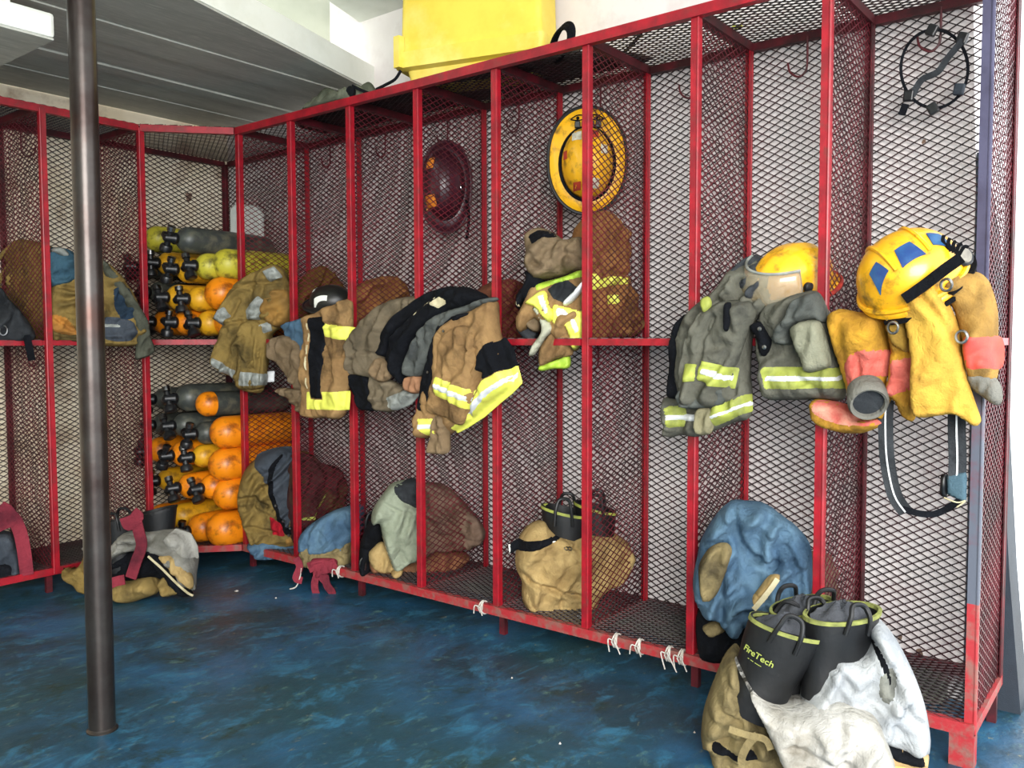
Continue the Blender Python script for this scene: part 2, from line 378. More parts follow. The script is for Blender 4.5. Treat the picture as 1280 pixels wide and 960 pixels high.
# stair landing at upper left with hanger
st = thing('stair_landing', 'white edged concrete landing slab at the top left, above left lockers', 'stair', (1.7,.8,2.06))
st['kind'] = 'structure'
MB().box((1.476,.35,2.06), (2.4,1.29,2.14)).build('landing_edge', WHITEP, st, bevel=.012)
MB().box((1.48,.35,2.054), (2.4,1.285,2.06)).build('soffit', SOFF, st)
MB().box((1.60,1.23,2.14), (1.635,1.265,2.24)).build('hanger', WHITEP, st)
mb = MB().box((-.02,-.02,0),(.06,3.66,.085)); struct(mb.build('baseboard_right', CONC, bevel=.01))
mb = MB().box((.06,-.02,0),(4,.07,.085)); struct(mb.build('baseboard_left', CONC, bevel=.01))
# ---- pole
pb = at(2, 0, 128, 912)
po = thing('steel_pole', 'tall dark steel pole standing on the blue floor at the left', 'pole', (pb.x, pb.y, 0))
top = at(0, pb.x, 95, 0); dx = 0
MB().tube([(pb.x,pb.y,0), (pb.x,pb.y,2.6)], .035, 32).build('shaft', POLE, po, smooth=True)
MB().lathe([(.041,0),(.041,.004),(.038,.006),(.0355,.010)], 24, Matrix.Translation((pb.x,pb.y,0))).build('base_flange', POLE, po, smooth=True)
MB().lathe([(.05,0),(.05,.01)], 24, Matrix.Translation((pb.x,pb.y,2.59))).build('top_flange', POLE, po, smooth=True)

# ------------------------------------------------------------------ expanded metal mesh panels
def lattice(w, h, pw=.044, ph=.0238, r=.0018, closed_edges=True, jag=0):
    """diamond mesh in the local x(0..w) z(0..h) plane"""
    nx = max(2, round(w/(pw/2))); nz = max(2, round(h/(ph/2))); dx = w/nx; dz = h/nz; V = []; F = []
    def seg(a, b):
        ax, az = a; bx, bz = b; L = math.hypot(bx-ax, bz-az); tx, tz = (bx-ax)/L, (bz-az)/L; n = (-tz*r, tx*r); k = len(V)
        for (x, z), yo in ((a, 0), (b, .0)):
            V.extend([(x+n[0], -r*.9+yo, z+n[1]), (x-n[0], -r*.9+yo, z-n[1]), (x-n[0]*.7, r*.9+yo, z-n[1]*.7), (x+n[0]*.7, r*.9+yo, z+n[1]*.7)])
        for q in range(4): F.append((k+q, k+(q+1)%4, k+4+(q+1)%4, k+4+q))
    for i in range(nx):
        for j in range(nz+1):
            if (i+j) % 2 == 0:
                if j < nz: seg((i*dx, j*dz), ((i+1)*dx, (j+1)*dz))
                if j > 0: seg((i*dx, j*dz), ((i+1)*dx, (j-1)*dz))
    me = bpy.data.meshes.new('mesh_panel'); me.from_pydata(V, [], F); return me
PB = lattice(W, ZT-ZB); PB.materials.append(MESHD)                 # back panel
PD = lattice(D, ZT-ZB, r=.0015); PD.materials.append(MESHR)                 # divider
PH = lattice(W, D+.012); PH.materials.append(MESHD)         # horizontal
def place(me, parent, p, ex, ez, name='mesh_panel'):
    """local x -> ex, local z -> ez"""
    ex = Vector(ex); ez = Vector(ez); ey = ez.cross(ex); m = Matrix((ex, ey, ez)).transposed().to_4x4(); m.translation = Vector(p)-root_loc(parent)
    o = bpy.data.objects.new(name, me); C.objects.link(o); o.parent = parent; o.matrix_local = m; return o
def angle_post(parent, x, y, z0, z1, sx, sy, m=RED, label=None, wd=.025):
    """L profile; flanges run towards sx and sy from the corner"""
    t = .004; mb = MB()
    mb.box((min(x, x+sx*t), min(y-sy*wd/2, y+sy*wd/2), z0), (max(x, x+sx*t), max(y-sy*wd/2, y+sy*wd/2), z1))
    yy = y-sy*wd/2; mb.box((min(x, x+sx*wd), min(yy, yy+sy*t), z0), (max(x, x+sx*wd), max(yy, yy+sy*t), z1))
    mb.tube([(x+sx*.002, yy+sy*.002, z0), (x+sx*.002, yy+sy*.002, z1)], .0045, 8)
    return mb.build('post', m, parent, label)
HW = .028
def hook(parent, x, y, z, side, nrm, s=1.):
    """J hook hanging from z; side = unit vector the J curls to"""
    sd_ = Vector(side); p = Vector((x, y, z)); pts = [p, p-Vector((0,0,.05))]
    pts = [p, p+Vector((0,0,-.09*s)), p+Vector((0,0,-.115*s))+sd_*.012*s, p+Vector((0,0,-.12*s))+sd_*.03*s, p+Vector((0,0,-.10*s))+sd_*.055*s, p+Vector((0,0,-.07*s))+sd_*.062*s]
    return MB().tube(curve(pts, 4), .0035, 6).build('hook', DRED, parent, smooth=True)

rk = thing('locker_rack', 'long red steel mesh locker rack of eight bays along right wall', 'locker rack', (.2, 2.25, 0))
YE = Y0+8*W
for k in range(9):
    y = Y0+k*W
    if k < 8: angle_post(rk, D+.006, y, ZB-.01, ZT, -1, -1)
    else:
        angle_post(rk, D+.006, y, ZB-.01, .42, -1, -1, REDW, 'lower length with worn red paint'); angle_post(rk, D+.006, y, .42, 1.0, -1, -1, GREYP, 'grey painted middle length')
        angle_post(rk, D+.006, y, 1.0, ZT, -1, -1, mat('slate_violet_paint', '4c4a62', '3d3a50', 8), 'slate painted upper length')
    angle_post(rk, .008, y, ZB-.01, ZT, 1, -1, DRED if k > 6 else RED)
    MB().bar((D,y,ZT), (0,y,ZT), HW).build('cross_rail', DRED, rk)
    MB().bar((D,y,ZB), (0,y,ZB), HW).build('cross_rail', REDW, rk)
    MB().bar((D,y,ZS), (0,y,ZS), .02).build('cross_rail', RED, rk)
    place(PD, rk, (D, y+.004, ZB), (-1,0,0), (0,0,1), 'divider_mesh')
    # feet
    if k in (0, 2, 4, 6, 8):
        if k == 8: MB().box((D-.03,y-.045,0),(D+.012,y+.012,ZB)).build('foot', REDW, rk, 'broad scuffed foot plate')
        else: MB().box((D-.05,y-.012,0),(D-.03,y+.012,ZB)).build('foot', DRED, rk)
        MB().box((.07,y-.012,0),(.09,y+.012,ZB)).build('foot', DRED, rk)
for k in range(8):
    y = Y0+k*W
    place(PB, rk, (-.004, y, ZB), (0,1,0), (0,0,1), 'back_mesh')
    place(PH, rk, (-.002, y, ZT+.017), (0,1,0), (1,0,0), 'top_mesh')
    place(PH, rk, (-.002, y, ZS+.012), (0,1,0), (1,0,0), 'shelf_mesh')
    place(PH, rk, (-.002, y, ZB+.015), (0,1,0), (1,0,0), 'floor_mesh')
    MB().bar((D,y+.016,ZS), (D,y+W-.016,ZS), .022).build('shelf_rail', RED, rk)
    MB().bar((.01,y+.016,ZS), (.01,y+W-.016,ZS), .02).build('shelf_rail', DRED, rk)
    hook(rk, .03, y+W*.52, ZT-.01, (0,-1,0), None)
    if k in (0, 4): hook(rk, .03, y+W*.5, ZS-.01, (0,-1,0), None, .8)
MB().bar((D+.004,Y0,ZT), (D+.004,YE+.015,ZT), .026, .032).build('top_rail', RED, rk)
MB().bar((0,Y0,ZT), (0,YE,ZT), .026).build('top_rail', DRED, rk)
MB().bar((D+.004,Y0,ZB), (D+.004,YE+.012,ZB), .026, .032).build('bottom_rail', REDW, rk)
MB().bar((0,Y0,ZB), (0,YE,ZB), .03).build('bottom_rail', DRED, rk)
# string ties on the bottom rail
def tie(px, py, tail):
    p = at(0, D+.01, px, py); p.z = ZB; mb = MB()
    for k in range(3):
        y = p.y+(k-1)*.007; mb.tube([(D+.004+.021*math.cos(a), y+.004*math.sin(a*1.3+k), ZB+.023*math.sin(a)) for a in [2*PI*q/14 for q in range(14)]], .0028, 5, closed=True)
    for s in (-1, 1): mb.tube(curve([(D+.026,p.y,ZB+.005), (D+.04,p.y+s*.012,ZB+.012), (D+.035,p.y+s*.02+tail*.01,ZB-.02-tail*.01)], 4), .0022, 5)
    mb.build('string_tie', WHT, rk, 'white string tied round the bottom rail', smooth=True)
for a in ((425,714,0),(603,761,0),(770,801,1),(799,808,0),(836,822,2),(852,826,1)): tie(*a)

lk = thing('locker_rack', 'red steel mesh lockers along left wall behind the dark pole', 'locker rack', (1.4, .2, 0))
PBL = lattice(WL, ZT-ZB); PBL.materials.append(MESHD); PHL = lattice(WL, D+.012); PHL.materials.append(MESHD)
for k in range(3):
    x = X0+k*WL
    angle_post(lk, x, D+.004, ZB-.01, ZT, -1, -1); angle_post(lk, x, .006, ZB-.01, ZT, -1, 1, DRED)
    MB().bar((x,D,ZT), (x,0,ZT), HW).build('cross_rail', DRED, lk); MB().bar((x,D,ZB), (x,0,ZB), HW).build('cross_rail', RED, lk)
    MB().bar((x,D,ZS), (x,0,ZS), .02).build('cross_rail', RED, lk)
    place(PD, lk, (x+.004, D, ZB), (0,-1,0), (0,0,1), 'divider_mesh')
    MB().box((x-.012,D-.05,0),(x+.012,D-.03,ZB)).build('foot', DRED, lk)
for k in range(2):
    x = X0+k*WL
    place(PBL, lk, (x, -.004, ZB), (1,0,0), (0,0,1), 'back_mesh')
    for z, nm in ((ZT+.017,'top_mesh'), (ZS+.012,'shelf_mesh'), (ZB+.015,'floor_mesh')): place(PHL, lk, (x, -.002, z), (1,0,0), (0,1,0), nm)
    MB().bar((x+.016,D,ZS), (x+WL-.016,D,ZS), .022).build('shelf_rail', RED, lk)
    hook(lk, x+WL*.8, .03, ZT-.01, (-1,0,0), None); hook(lk, x+WL*.8, .03, ZS-.01, (-1,0,0), None, .8)
XE = X0+2*WL
for z, nm in ((ZT,'top_rail'), (ZB,'bottom_rail')):
    MB().bar((X0,D+.002,z), (XE,D+.002,z), .028, .03).build(nm, RED, lk); MB().bar((X0,0,z), (XE,0,z), .028).build(nm, DRED, lk)
ck = thing('corner_locker', 'corner mesh locker with slanted front holding the stacked air cylinders', 'locker rack', (.4, .4, 0))
A = Vector((X0, D, 0)); B_ = Vector((D, Y0, 0)); dd = (B_-A).normalized()*.016
for z, m_, nm in ((ZT,RED,'top_rail'), (ZS,RED,'shelf_rail'), (ZB,REDW,'bottom_rail')):
    MB().bar(A+dd+Vector((0,0,z)), B_-dd+Vector((0,0,z)), .026, .03 if z != ZS else .024).build(nm, m_, ck)
angle_post(ck, .006, .006, ZB-.01, ZT, 1, 1, DRED)
for z in (ZT, ZB):
    MB().bar((0,.02,z), (0,Y0-.016,z), .026).build('back_rail', DRED, ck); MB().bar((.02,0,z), (X0-.016,0,z), .026).build('back_rail', DRED, ck)
for w_, p, ex in ((Y0, (-.004,0,ZB), (0,1,0)), (X0, (0,-.004,ZB), (1,0,0))):
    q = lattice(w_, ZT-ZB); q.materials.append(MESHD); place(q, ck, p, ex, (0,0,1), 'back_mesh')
def pent_mesh():                            # horizontal mesh clipped to the five sided plan
    me = lattice(X0, Y0, .0238, .044); bm = bmesh.new(); bm.from_mesh(me)
    n = Vector((A-B_).cross(Vector((0,0,1)))).normalized()
    # local (x, y, z) -> world (x, -, y); clip beyond the slanted front
    co = Vector((A.x, 0, A.y)); nn = Vector((Y0-D, 0, X0-D)).normalized()
    bmesh.ops.bisect_plane(bm, geom=bm.verts[:]+bm.edges[:]+bm.faces[:], plane_co=co+nn*.012, plane_no=nn, clear_outer=True)
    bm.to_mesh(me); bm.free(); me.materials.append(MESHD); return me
PM = pent_mesh()
for z, nm in ((ZT+.017,'top_mesh'), (ZS+.012,'shelf_mesh'), (ZB+.015,'floor_mesh')): place(PM, ck, (0,0,z), (1,0,0), (0,1,0), nm)
# ------------------------------------------------------------------ breathing air cylinders
BY = mat('cyl_yellow', 'd9a01c', 'a87414', 30, .5, .7, .42, bump=.1, bscale=50, col3='6a5020', scale3=12)
BG = mat('cyl_lime', 'c2b838', '8c8430', 26, .48, .66, .45, bump=.1, bscale=50, col3='4a4420', scale3=20)
BO = mat('cyl_orange', 'f08c12', 'c86410', 20, .5, .7, .38, bump=.1, bscale=50, col3='7a4416', scale3=16)
BK = mat('cyl_grey', '3c3f3c', '55584e', 20, .45, .65, .4, bump=.15, bscale=50, col3='6a6452', scale3=10)
CN = {'Y': ('yellow', BY), 'L': ('lime yellow', BG), 'O': ('orange', BO), 'K': ('dark grey', BK)}
def cylinder(px, py, kind, col, r, row, place_, stack, wrap=None, pull=0.):
    # shoulder centre on the leaning face of the stack (x + .4 y = c), long axis along the right wall's normal
    d = ray(px, py); cc = .70+pull-(.13 if px < 213 else 0); t = (cc-(CP.x+.4*CP.y))/(d.x+.4*d.y); p = CP+d*t; p.y = min(p.y, .692-r)
    nm, m = CN[col]
    valve = 'valve out' if kind == 'v' else 'rounded base out'
    t_ = thing('air_cylinder', f'{nm} air cylinder, {valve}, {place_} in {row} of {stack} stack', 'air cylinder', p, None, 'air cylinders stacked in the corner locker')
    Lb = min(.46, p.x-.03-r*.0)
    a = random.uniform(-.05, .05); tz = random.uniform(-.02, .02)
    Mx = Matrix(((0,0,1),(1,0,0),(0,1,0))).to_4x4()            # lathe z -> +x
    Mx = Matrix.Rotation(a, 4, 'Z') @ Matrix.Rotation(tz, 4, 'Y') @ Mx
    pr = [(.001,-Lb), (r*.6,-Lb+.004), (r*.92,-Lb+.03), (r,-Lb+.06)]
    sh = [(r*math.cos(q), r*.95*math.sin(q)) for q in [PI/2*k/8 for k in range(8)]]
    if kind == 'v': sh = [s for s in sh if s[0] > .022]+[(.018, r*.95), (.018, r*.95+.02)]
    else: sh += [(.004, r*.95)]
    prof = pr+sh
    if wrap:
        MB().lathe([p_ for p_ in prof if p_[1] <= -.02]+[(r,-.02)], 28, Mx).build('wrap', CN[wrap][1], t_, smooth=True, local=True, label='dark wrapped cylinder wall' if wrap == 'K' else None)
        MB().lathe([(r*.999,-.0205)]+sh, 28, Mx).build('shoulder', m, t_, smooth=True, local=True)
    else: MB().lathe(prof, 28, Mx).build('body', m, t_, smooth=True, local=True)
    if kind == 'v':
        z0 = r*.95; ang = random.uniform(-.6, .6)
        R_ = Mx @ Matrix.Translation((0,0,z0)) @ Matrix.Scale(1.1, 4) @ Matrix.Translation((0,0,-z0)) @ Matrix.Rotation(ang, 4, 'Z')
        MB().lathe([(.021,z0),(.026,z0+.006),(.026,z0+.016),(.02,z0+.022),(.017,z0+.055),(.012,z0+.06)], 14, R_).build('valve', BLKM, t_, smooth=True, local=True)
        v = t_.children[-1]
        Ry = R_ @ Matrix.Translation((0,0,z0+.038)) @ Matrix.Rotation(PI/2, 4, 'X')
        MB().lathe([(.013,-.03),(.013,.03),(.022,.032),(.026,.04),(.026,.058),(.02,.062)], 12, Ry).build('knob', BLKM, v, smooth=True, local=True)
        MB().lathe([(.010,-.055),(.017,-.053),(.017,-.034),(.010,-.03)], 12, Ry).build('outlet', CHROME, v, smooth=True, local=True)
        Rg = R_ @ Matrix.Translation((.0,0,z0+.04)) @ Matrix.Rotation(-PI/2, 4, 'Y')
        MB().lathe([(.006,0),(.006,.018),(.016,.02),(.016,.034),(.014,.036)], 12, Rg).build('gauge', CHROME, v, smooth=True, local=True)
    return t_
ORD = ['leftmost', 'second from left', 'third from left', 'fourth from left', 'fifth from left']
rowsU = [('top row', [(197,299,'r','L',.066,None,-.08),(236,300,'v','K',.062,None,.02)]),
         ('second row', [(184,334,'v','K',.055,None,-.02),(212,330,'v','Y',.060,None,0),(236,338,'v','Y',.060,None,0),(260,333,'v','L',.062,None,0),(290,330,'r','L',.074,None,-.02)]),
         ('third row', [(200,366,'v','K',.055,None,-.01),(224,372,'v','Y',.062,None,0),(250,374,'v','Y',.060,None,0),(277,367,'r','O',.078,None,.0)]),
         ('bottom row', [(208,403,'v','O',.064,None,0),(234,403,'v','O',.060,None,0),(262,404,'v','Y',.060,None,0),(288,403,'r','O',.062,None,0)])]
rowsL = [('top row', [(206,498,'v','K',.055,None,-.04),(236,497,'v','K',.066,None,-.02),(260,505,'r','O',.060,'K',-.02)]),
         ('second row', [(205,530,'v','K',.055,None,-.02),(231,531,'v','K',.058,None,-.03),(258,541,'v','K',.055,None,-.03),(287,541,'r','O',.078,None,0)]),
         ('third row', [(200,562,'v','O',.064,None,-.02),(230,567,'v','O',.062,None,-.01),(254,570,'v','Y',.055,None,-.02),(283,581,'r','O',.080,None,0)]),
         ('fourth row', [(212,599,'v','Y',.060,None,-.02),(239,607,'v','O',.062,None,0),(266,608,'v','O',.060,None,0),(293,618,'r','O',.078,None,0)]),
         ('bottom row', [(202,645,'r','O',.062,None,-.02),(228,645,'r','Y',.062,None,-.03),(252,660,'v','O',.070,None,-.01),(284,663,'r','O',.084,None,.02)])]
for stack, rows in (('upper', rowsU), ('lower', rowsL)):
    for rn, items in rows:
        for i, (px, py, kd, col, r, wr, pull) in enumerate(items):
            cylinder(px, py, kd, col, r, rn, ORD[i], stack, wr, pull)
# pale box leaning at the back of the upper stack
t = thing('metal_case', 'pale grey arched flat case standing in corner behind the upper cylinders', 'case', (.12,.45,1.4))
pc = Pl((.16,.45,1.4), (.9,.45,0))
puff('body', t, pc, [(289,262),(296,254),(322,257),(330,268),(330,318),(289,318)], mat('case_grey', 'c4c8c2', 'b0b4ae', 6), T=.02, back=.02, R=.015, fold=(0,.0,.05), smooth=False)

# ------------------------------------------------------------------ turnout coats and bundles
TAN = cloth('tan', '9c7c52', '7e6140', '5c4830'); OLIVE = cloth('olive_tan', '8d7642', '6c5a34', '4a4028'); GTAN = cloth('grey_tan', '7c705c', '675c4a', '50483a')
BROWN = cloth('brown', '7a4c34', '5c3828', '402820'); GREY = cloth('grey', '66655a', '535249', '3f3f3a'); DGREY = cloth('dark_grey', '3c3f42', '2b2d30', '1e2022')
BLK = cloth('black', '111318', '0b0c0f', '1a1c22'); BLUE = cloth('denim_blue', '4e6a80', '3c5468', '2c3e50'); LBLUE = cloth('faded_blue', '5c788c', '45607a', '34495c')
NAVY = cloth('navy', '2c3c4c', '202c38'); YEL = cloth('ochre_yellow', 'c39430', 'a0742c', '745424'); LYEL = cloth('light_yellow', 'd6ac48', 'bc8e3c', 'a07834')
SAND = cloth('sand', 'b49a68', '9c8254', '7a6440'); PALE = cloth('pale_lining', 'b4b6b6', '9a9ea2', '83888c'); PALEG = cloth('pale_green', '99a08c', '838a76', '6a705e')
KHAKI = cloth('khaki', '8d7e58', '6c6044', '4c4432'); TANG = cloth('greyed_tan', '7d6b54', '66563f', '4a3e30')
LIME = mat('hivis_lime', 'd8e04a', 'b4bc3c', 14, .45, .7, .6, bump=.2, bscale=200); LIMED = mat('dirty_lime', 'a4ac4a', '7c8240', 14, .4, .65, .7, bump=.2, bscale=200)
LEMON = mat('hivis_lemon', 'e6e860', 'd0ce54', 14, .45, .7, .6, bump=.2, bscale=200)
REFL = mat('reflective_silver', 'dcdfe0', 'b0b4b6', 14, .45, .7, .35, bump=.2, bscale=200); REFLD = mat('dirty_reflective', '9a9e98', '5f625c', 16, .4, .62, .5, bump=.2, bscale=200)
PINK = cloth('faded_red_band', 'd8786a', 'c05a50', 'd8a088'); CORAL = mat('coral_band', 'e05848', 'c84a42', 10, .4, .6, .7, bump=.2)
MAR = cloth('maroon_strap', '8c3440', '6e2834', '54222c'); CREAM = mat('cream_piping', 'cfc4a0', 'b0a480', 20); REDC = cloth('red_cloth', 'c02030', '8e1824')
EDGE = cloth('knit_cuff', '8a7458', '6c5a44')
def front(off=.0): return Pl((D+.03+off, 2, 1.0), (1,0,0))
def diag(k, y=.19, x=.24): return Pl((x, Y0+k*W+y, 1), (.33,.0+.36,0))
def coat(name, label, cat, pl, group=None): return thing(name, label, cat, pl.O, None, group)

# --- coat 1: olive tan coat over the shelf at the corner post
pl = Pl((.47,.74,1.2), (.786,.618,0)); k3 = K(160,260,4.365)
t = coat('turnout_coat', 'olive tan firefighter coat with dull silver bands, slung over shelf beside the cylinders', 'coat', pl)
bd = puff('body', t, pl, k3([(800,308),(840,325),(872,370),(892,440),(898,600),(860,645),(790,695),(770,830),(745,960),(735,1000),(690,1010),(600,985),(585,930),(520,905),(462,860),(455,820),(480,740),(515,640),(475,610),(490,580),(540,480),(600,400),(690,350),(740,325)]), OLIVE, T=.07, back=.05, R=.05, fold=(55,.012,.05), creases=[(k3([(500,640),(610,620),(760,610)]),.02,.008),(k3([(600,760),(590,900)]),.03,.010),(k3([(560,440),(680,410),(860,400)]),.018,.008),(k3([(600,500),(560,600)]),.015,.008)])
sl = puff('sleeve', t, pl, k3([(610,640),(700,610),(770,690),(760,840),(745,975),(600,985),(590,900),(600,760)]), OLIVE, T=.05, back=.03, R=.035, off=.035, fold=(80,.009,.04))
puff('sleeve', t, pl, k3([(720,540),(760,470),(820,440),(895,470),(900,600),(860,640),(800,650),(740,600)]), mat('cloth_ochre_tan', '9c7434', '80602c', 9, bump=.4), T=.05, back=.03, R=.035, off=.045, fold=(20,.012,.04))
for q, su in ((k3([(740,350),(800,318),(850,380),(775,405)]), bd), (k3([(500,560),(530,540),(560,590),(512,645),(478,612)]), bd), (k3([(640,560),(712,480),(745,505),(722,612),(650,608)]), bd), (k3([(700,645),(775,618),(788,668),(710,698)]), bd), (k3([(460,815),(590,885),(586,932),(465,865)]), bd), (k3([(596,890),(750,905),(744,968),(600,975)]), sl)):
    patch('band', su, q, REFLD, label='dirty silver reflective band', extra=.012 if su is bd else 0)
patch('band', bd, k3([(740,895),(785,890),(782,950),(738,955)]), REFL, label='bright silver band end', extra=.01)

# --- coat 2: tan coat with black front strip
k7 = K(320,340,3.765); pl = front()
t = coat('turnout_coat', 'tan coat with long black front strip and pale yellow hem, blue lining showing', 'coat', pl)
puff('lining', t, pl, k7([(132,250),(200,222),(258,212),(250,300),(240,430),(190,372),(150,300)]), BLUE, T=.03, back=.03, R=.03, off=0, fold=(70,.006,.04), label='faded blue lining')
puff('flap', t, pl, k7([(66,330),(130,296),(190,330),(238,420),(238,550),(190,540),(110,440),(75,400)]), TANG, T=.035, back=.02, R=.03, off=.02, fold=(60,.008,.05))
puff('flap', t, pl, k7([(108,545),(180,548),(240,552),(240,665),(215,662),(160,600),(112,575)]), TANG, T=.035, back=.02, R=.03, off=.01, fold=(30,.010,.04))
bd = puff('body', t, pl, k7([(256,214),(300,190),(345,165),(400,145),(440,138),(442,300),(438,440),(425,560),(402,684),(330,686),(238,678),(238,560),(240,400),(248,290)]), TAN, T=.045, back=.03, R=.025, off=.03, fold=(85,.006,.06), creases=[(k7([(400,330),(390,400),(425,440)]),.01,.008),(k7([(320,245),(380,250),(436,270)]),.012,.007)])
patch('front_strip', bd, k7([(264,215),(320,207),(320,300),(318,598),(258,595),(257,400)]), BLK, lift=.006, label='black front strip')
patch('piping', bd, k7([(257,218),(264,216),(253,400),(246,600),(240,600),(245,400)]), CREAM, lift=.006, label='cream piping')
patch('band', bd, k7([(321,240),(380,250),(438,262),(438,330),(380,318),(320,305)]), LEMON, label='lemon yellow band')
patch('band', bd, k7([(240,562),(258,562),(258,597),(318,600),(318,562),(410,562),(404,652),(238,648)]), LEMON, label='pale yellow hem band')
patch('band', bd, k7([(120,480),(155,490),(160,525),(122,520)]), LEMON, extra=-.02, label='small yellow band')

# --- coat 3: grey tan coat
t = coat('turnout_coat', 'grey tan coat with gathered cuff, hanging between two red posts left of black coat', 'coat', pl)
bd = puff('body', t, pl, k7([(455,360),(475,280),(505,210),(560,152),(640,120),(710,112),(740,140),(690,220),(630,300),(600,400),(600,510),(545,500),(500,490),(442,482),(445,420)]), GTAN, T=.05, back=.04, R=.05, fold=(60,.009,.05), bend=(.05,1.2), creases=[(k7([(470,370),(560,385),(600,380)]),.008,.006)])
lo = puff('lower_sleeve', t, pl, k7([(548,480),(620,500),(700,545),(748,575),(700,625),(635,660),(570,645),(545,590)]), GTAN, T=.04, back=.03, R=.035, off=0, fold=(20,.009,.04))
puff('lining', t, pl, k7([(445,478),(548,492),(552,560),(565,648),(520,652),(485,640),(462,560)]), BLK, T=.03, back=.03, R=.025, off=-.01, fold=(80,.008,.04), label='black lining with grey edge')
puff('cuff', t, pl, k7([(550,440),(575,404),(618,418),(636,470),(625,508),(580,518),(552,490)]), EDGE, T=.03, back=.02, R=.02, off=.035, fold=(80,.006,.03))
patch('band', lo, k7([(612,592),(700,552),(745,574),(700,625),(635,655),(615,632)]), REFLD, label='scuffed silver band')

# --- coat 4: black and tan coat
t = coat('turnout_coat', 'tan and black coat with bright yellow and silver hem, draped over middle of the rack', 'coat', pl)
puff('hood', t, pl, k7([(580,380),(600,300),(650,220),(720,140),(790,88),(860,64),(900,78),(820,150),(700,260),(640,360),(620,400)]), BLK, T=.045, back=.05, R=.03, off=0, fold=(50,.006,.05), bend=(.05,1.0), label='black collar roll')
bk = puff('lining', t, pl, k7([(625,400),(670,300),(760,180),(840,100),(930,64),(1050,112),(1010,160),(880,210),(790,290),(730,400),(718,520),(692,525),(645,450)]), BLK, T=.055, back=.05, R=.04, off=.01, fold=(50,.007,.06), bend=(.05,1.0), label='black inner lining')
patch('label_tag', bk, k7([(790,148),(838,112),(884,140),(836,172)]), CREAM, lift=.004, label='tan stitched tag')
patch('piping', bk, k7([(722,200),(760,150),(850,95),(856,101),(768,158),(728,208)]), CREAM, label='cream piping')
puff('sleeve', t, pl, k7([(722,490),(722,400),(770,290),(860,200),(960,160),(1070,118),(1110,132),(970,205),(880,290),(830,420),(790,490)]), DGREY if 0 else cloth('charcoal', '5b5e5a', '484b49', '34373a'), T=.045, back=.03, R=.03, off=.03, fold=(55,.008,.04), bend=(.05,1.0), label='charcoal grey sleeve')
puff('cuff', t, pl, k7([(703,508),(730,488),(775,488),(785,560),(735,572),(702,545)]), mat('cloth_cuff_tan', '9c7050', '805a40', 10, bump=.4), T=.03, back=.02, R=.015, off=.035, fold=(80,.005,.03))
body = puff('body', t, pl, k7([(800,600),(838,480),(880,300),(950,215),(1040,165),(1108,128),(1140,290),(1190,440),(1213,525),(1165,575),(1110,620),(1030,690),(950,742),(900,770),(840,772),(795,778),(768,685),(790,650)]), TAN, T=.06, back=.04, R=.04, off=.01, fold=(70,.007,.06), bend=(.08,1.0), creases=[(k7([(955,290),(960,340),(1000,375),(1050,360)]),.008,.006),(k7([(1060,480),(1020,580),(985,680)]),.02,.010)])
patch('side_panel', body, k7([(1045,400),(1080,350),(1130,305),(1170,360),(1190,440),(1082,506),(1050,460)]), BLK, lift=.005, label='black side panel')
patch('band', body, k7([(965,690),(1010,640),(1082,506),(1190,440),(1212,525),(1165,575),(1110,620),(1030,690),(950,742),(905,765),(900,735)]), LEMON, label='yellow hem band')
patch('band', body, k7([(985,668),(1035,600),(1100,545),(1195,468),(1202,498),(1110,575),(1050,630),(1000,688)]), REFL, lift=.006, label='silver centre of hem band')
patch('band', body, k7([(770,688),(846,688),(846,772),(797,776)]), LEMON, label='yellow hem band, left end')
patch('band', body, k7([(775,712),(846,712),(846,742),(785,742)]), REFL, lift=.006, label='silver centre, left end')
puff('front_strip', t, pl, k7([(776,650),(780,560),(800,470),(850,285),(900,215),(990,190),(1000,200),(930,260),(880,400),(850,520),(838,600),(830,656)]), BLK, T=.03, back=.02, R=.02, off=.045, fold=(80,.004,.05), bend=(.08,1.0), label='black front strip')
sl = puff('sleeve', t, pl, k7([(835,560),(860,440),(890,320),(960,250),(1040,280),(1055,400),(1035,520),(1005,620),(972,720),(900,690),(828,655)]), TAN, T=.045, back=.02, R=.035, off=.05, fold=(65,.007,.05), creases=[(k7([(950,300),(955,350),(1000,372)]),.006,.005)])
patch('band', sl, k7([(848,488),(930,520),(1012,560),(978,652),(900,610),(836,580)]), LEMON, label='yellow sleeve band')
patch('band', sl, k7([(846,518),(930,552),(1004,590),(992,620),(910,585),(840,550)]), REFL, lift=.006, label='silver sleeve band')
puff('knit_wrist', t, pl, k7([(852,665),(912,695),(908,780),(905,850),(860,858),(815,846),(840,760)]), EDGE, T=.03, back=.02, R=.02, off=.03, fold=(85,.006,.03), label='tan knit wrist')
for q in ((882,278),(808,472)):
    p = pl.pt(k7([q])[0], .088); MB().lathe([(.005,0),(.005,.003),(.002,.004)], 10, Matrix.Translation(p) @ Matrix.Rotation(PI/2,4,'Y')).build('snap', CHROME, t, smooth=True)

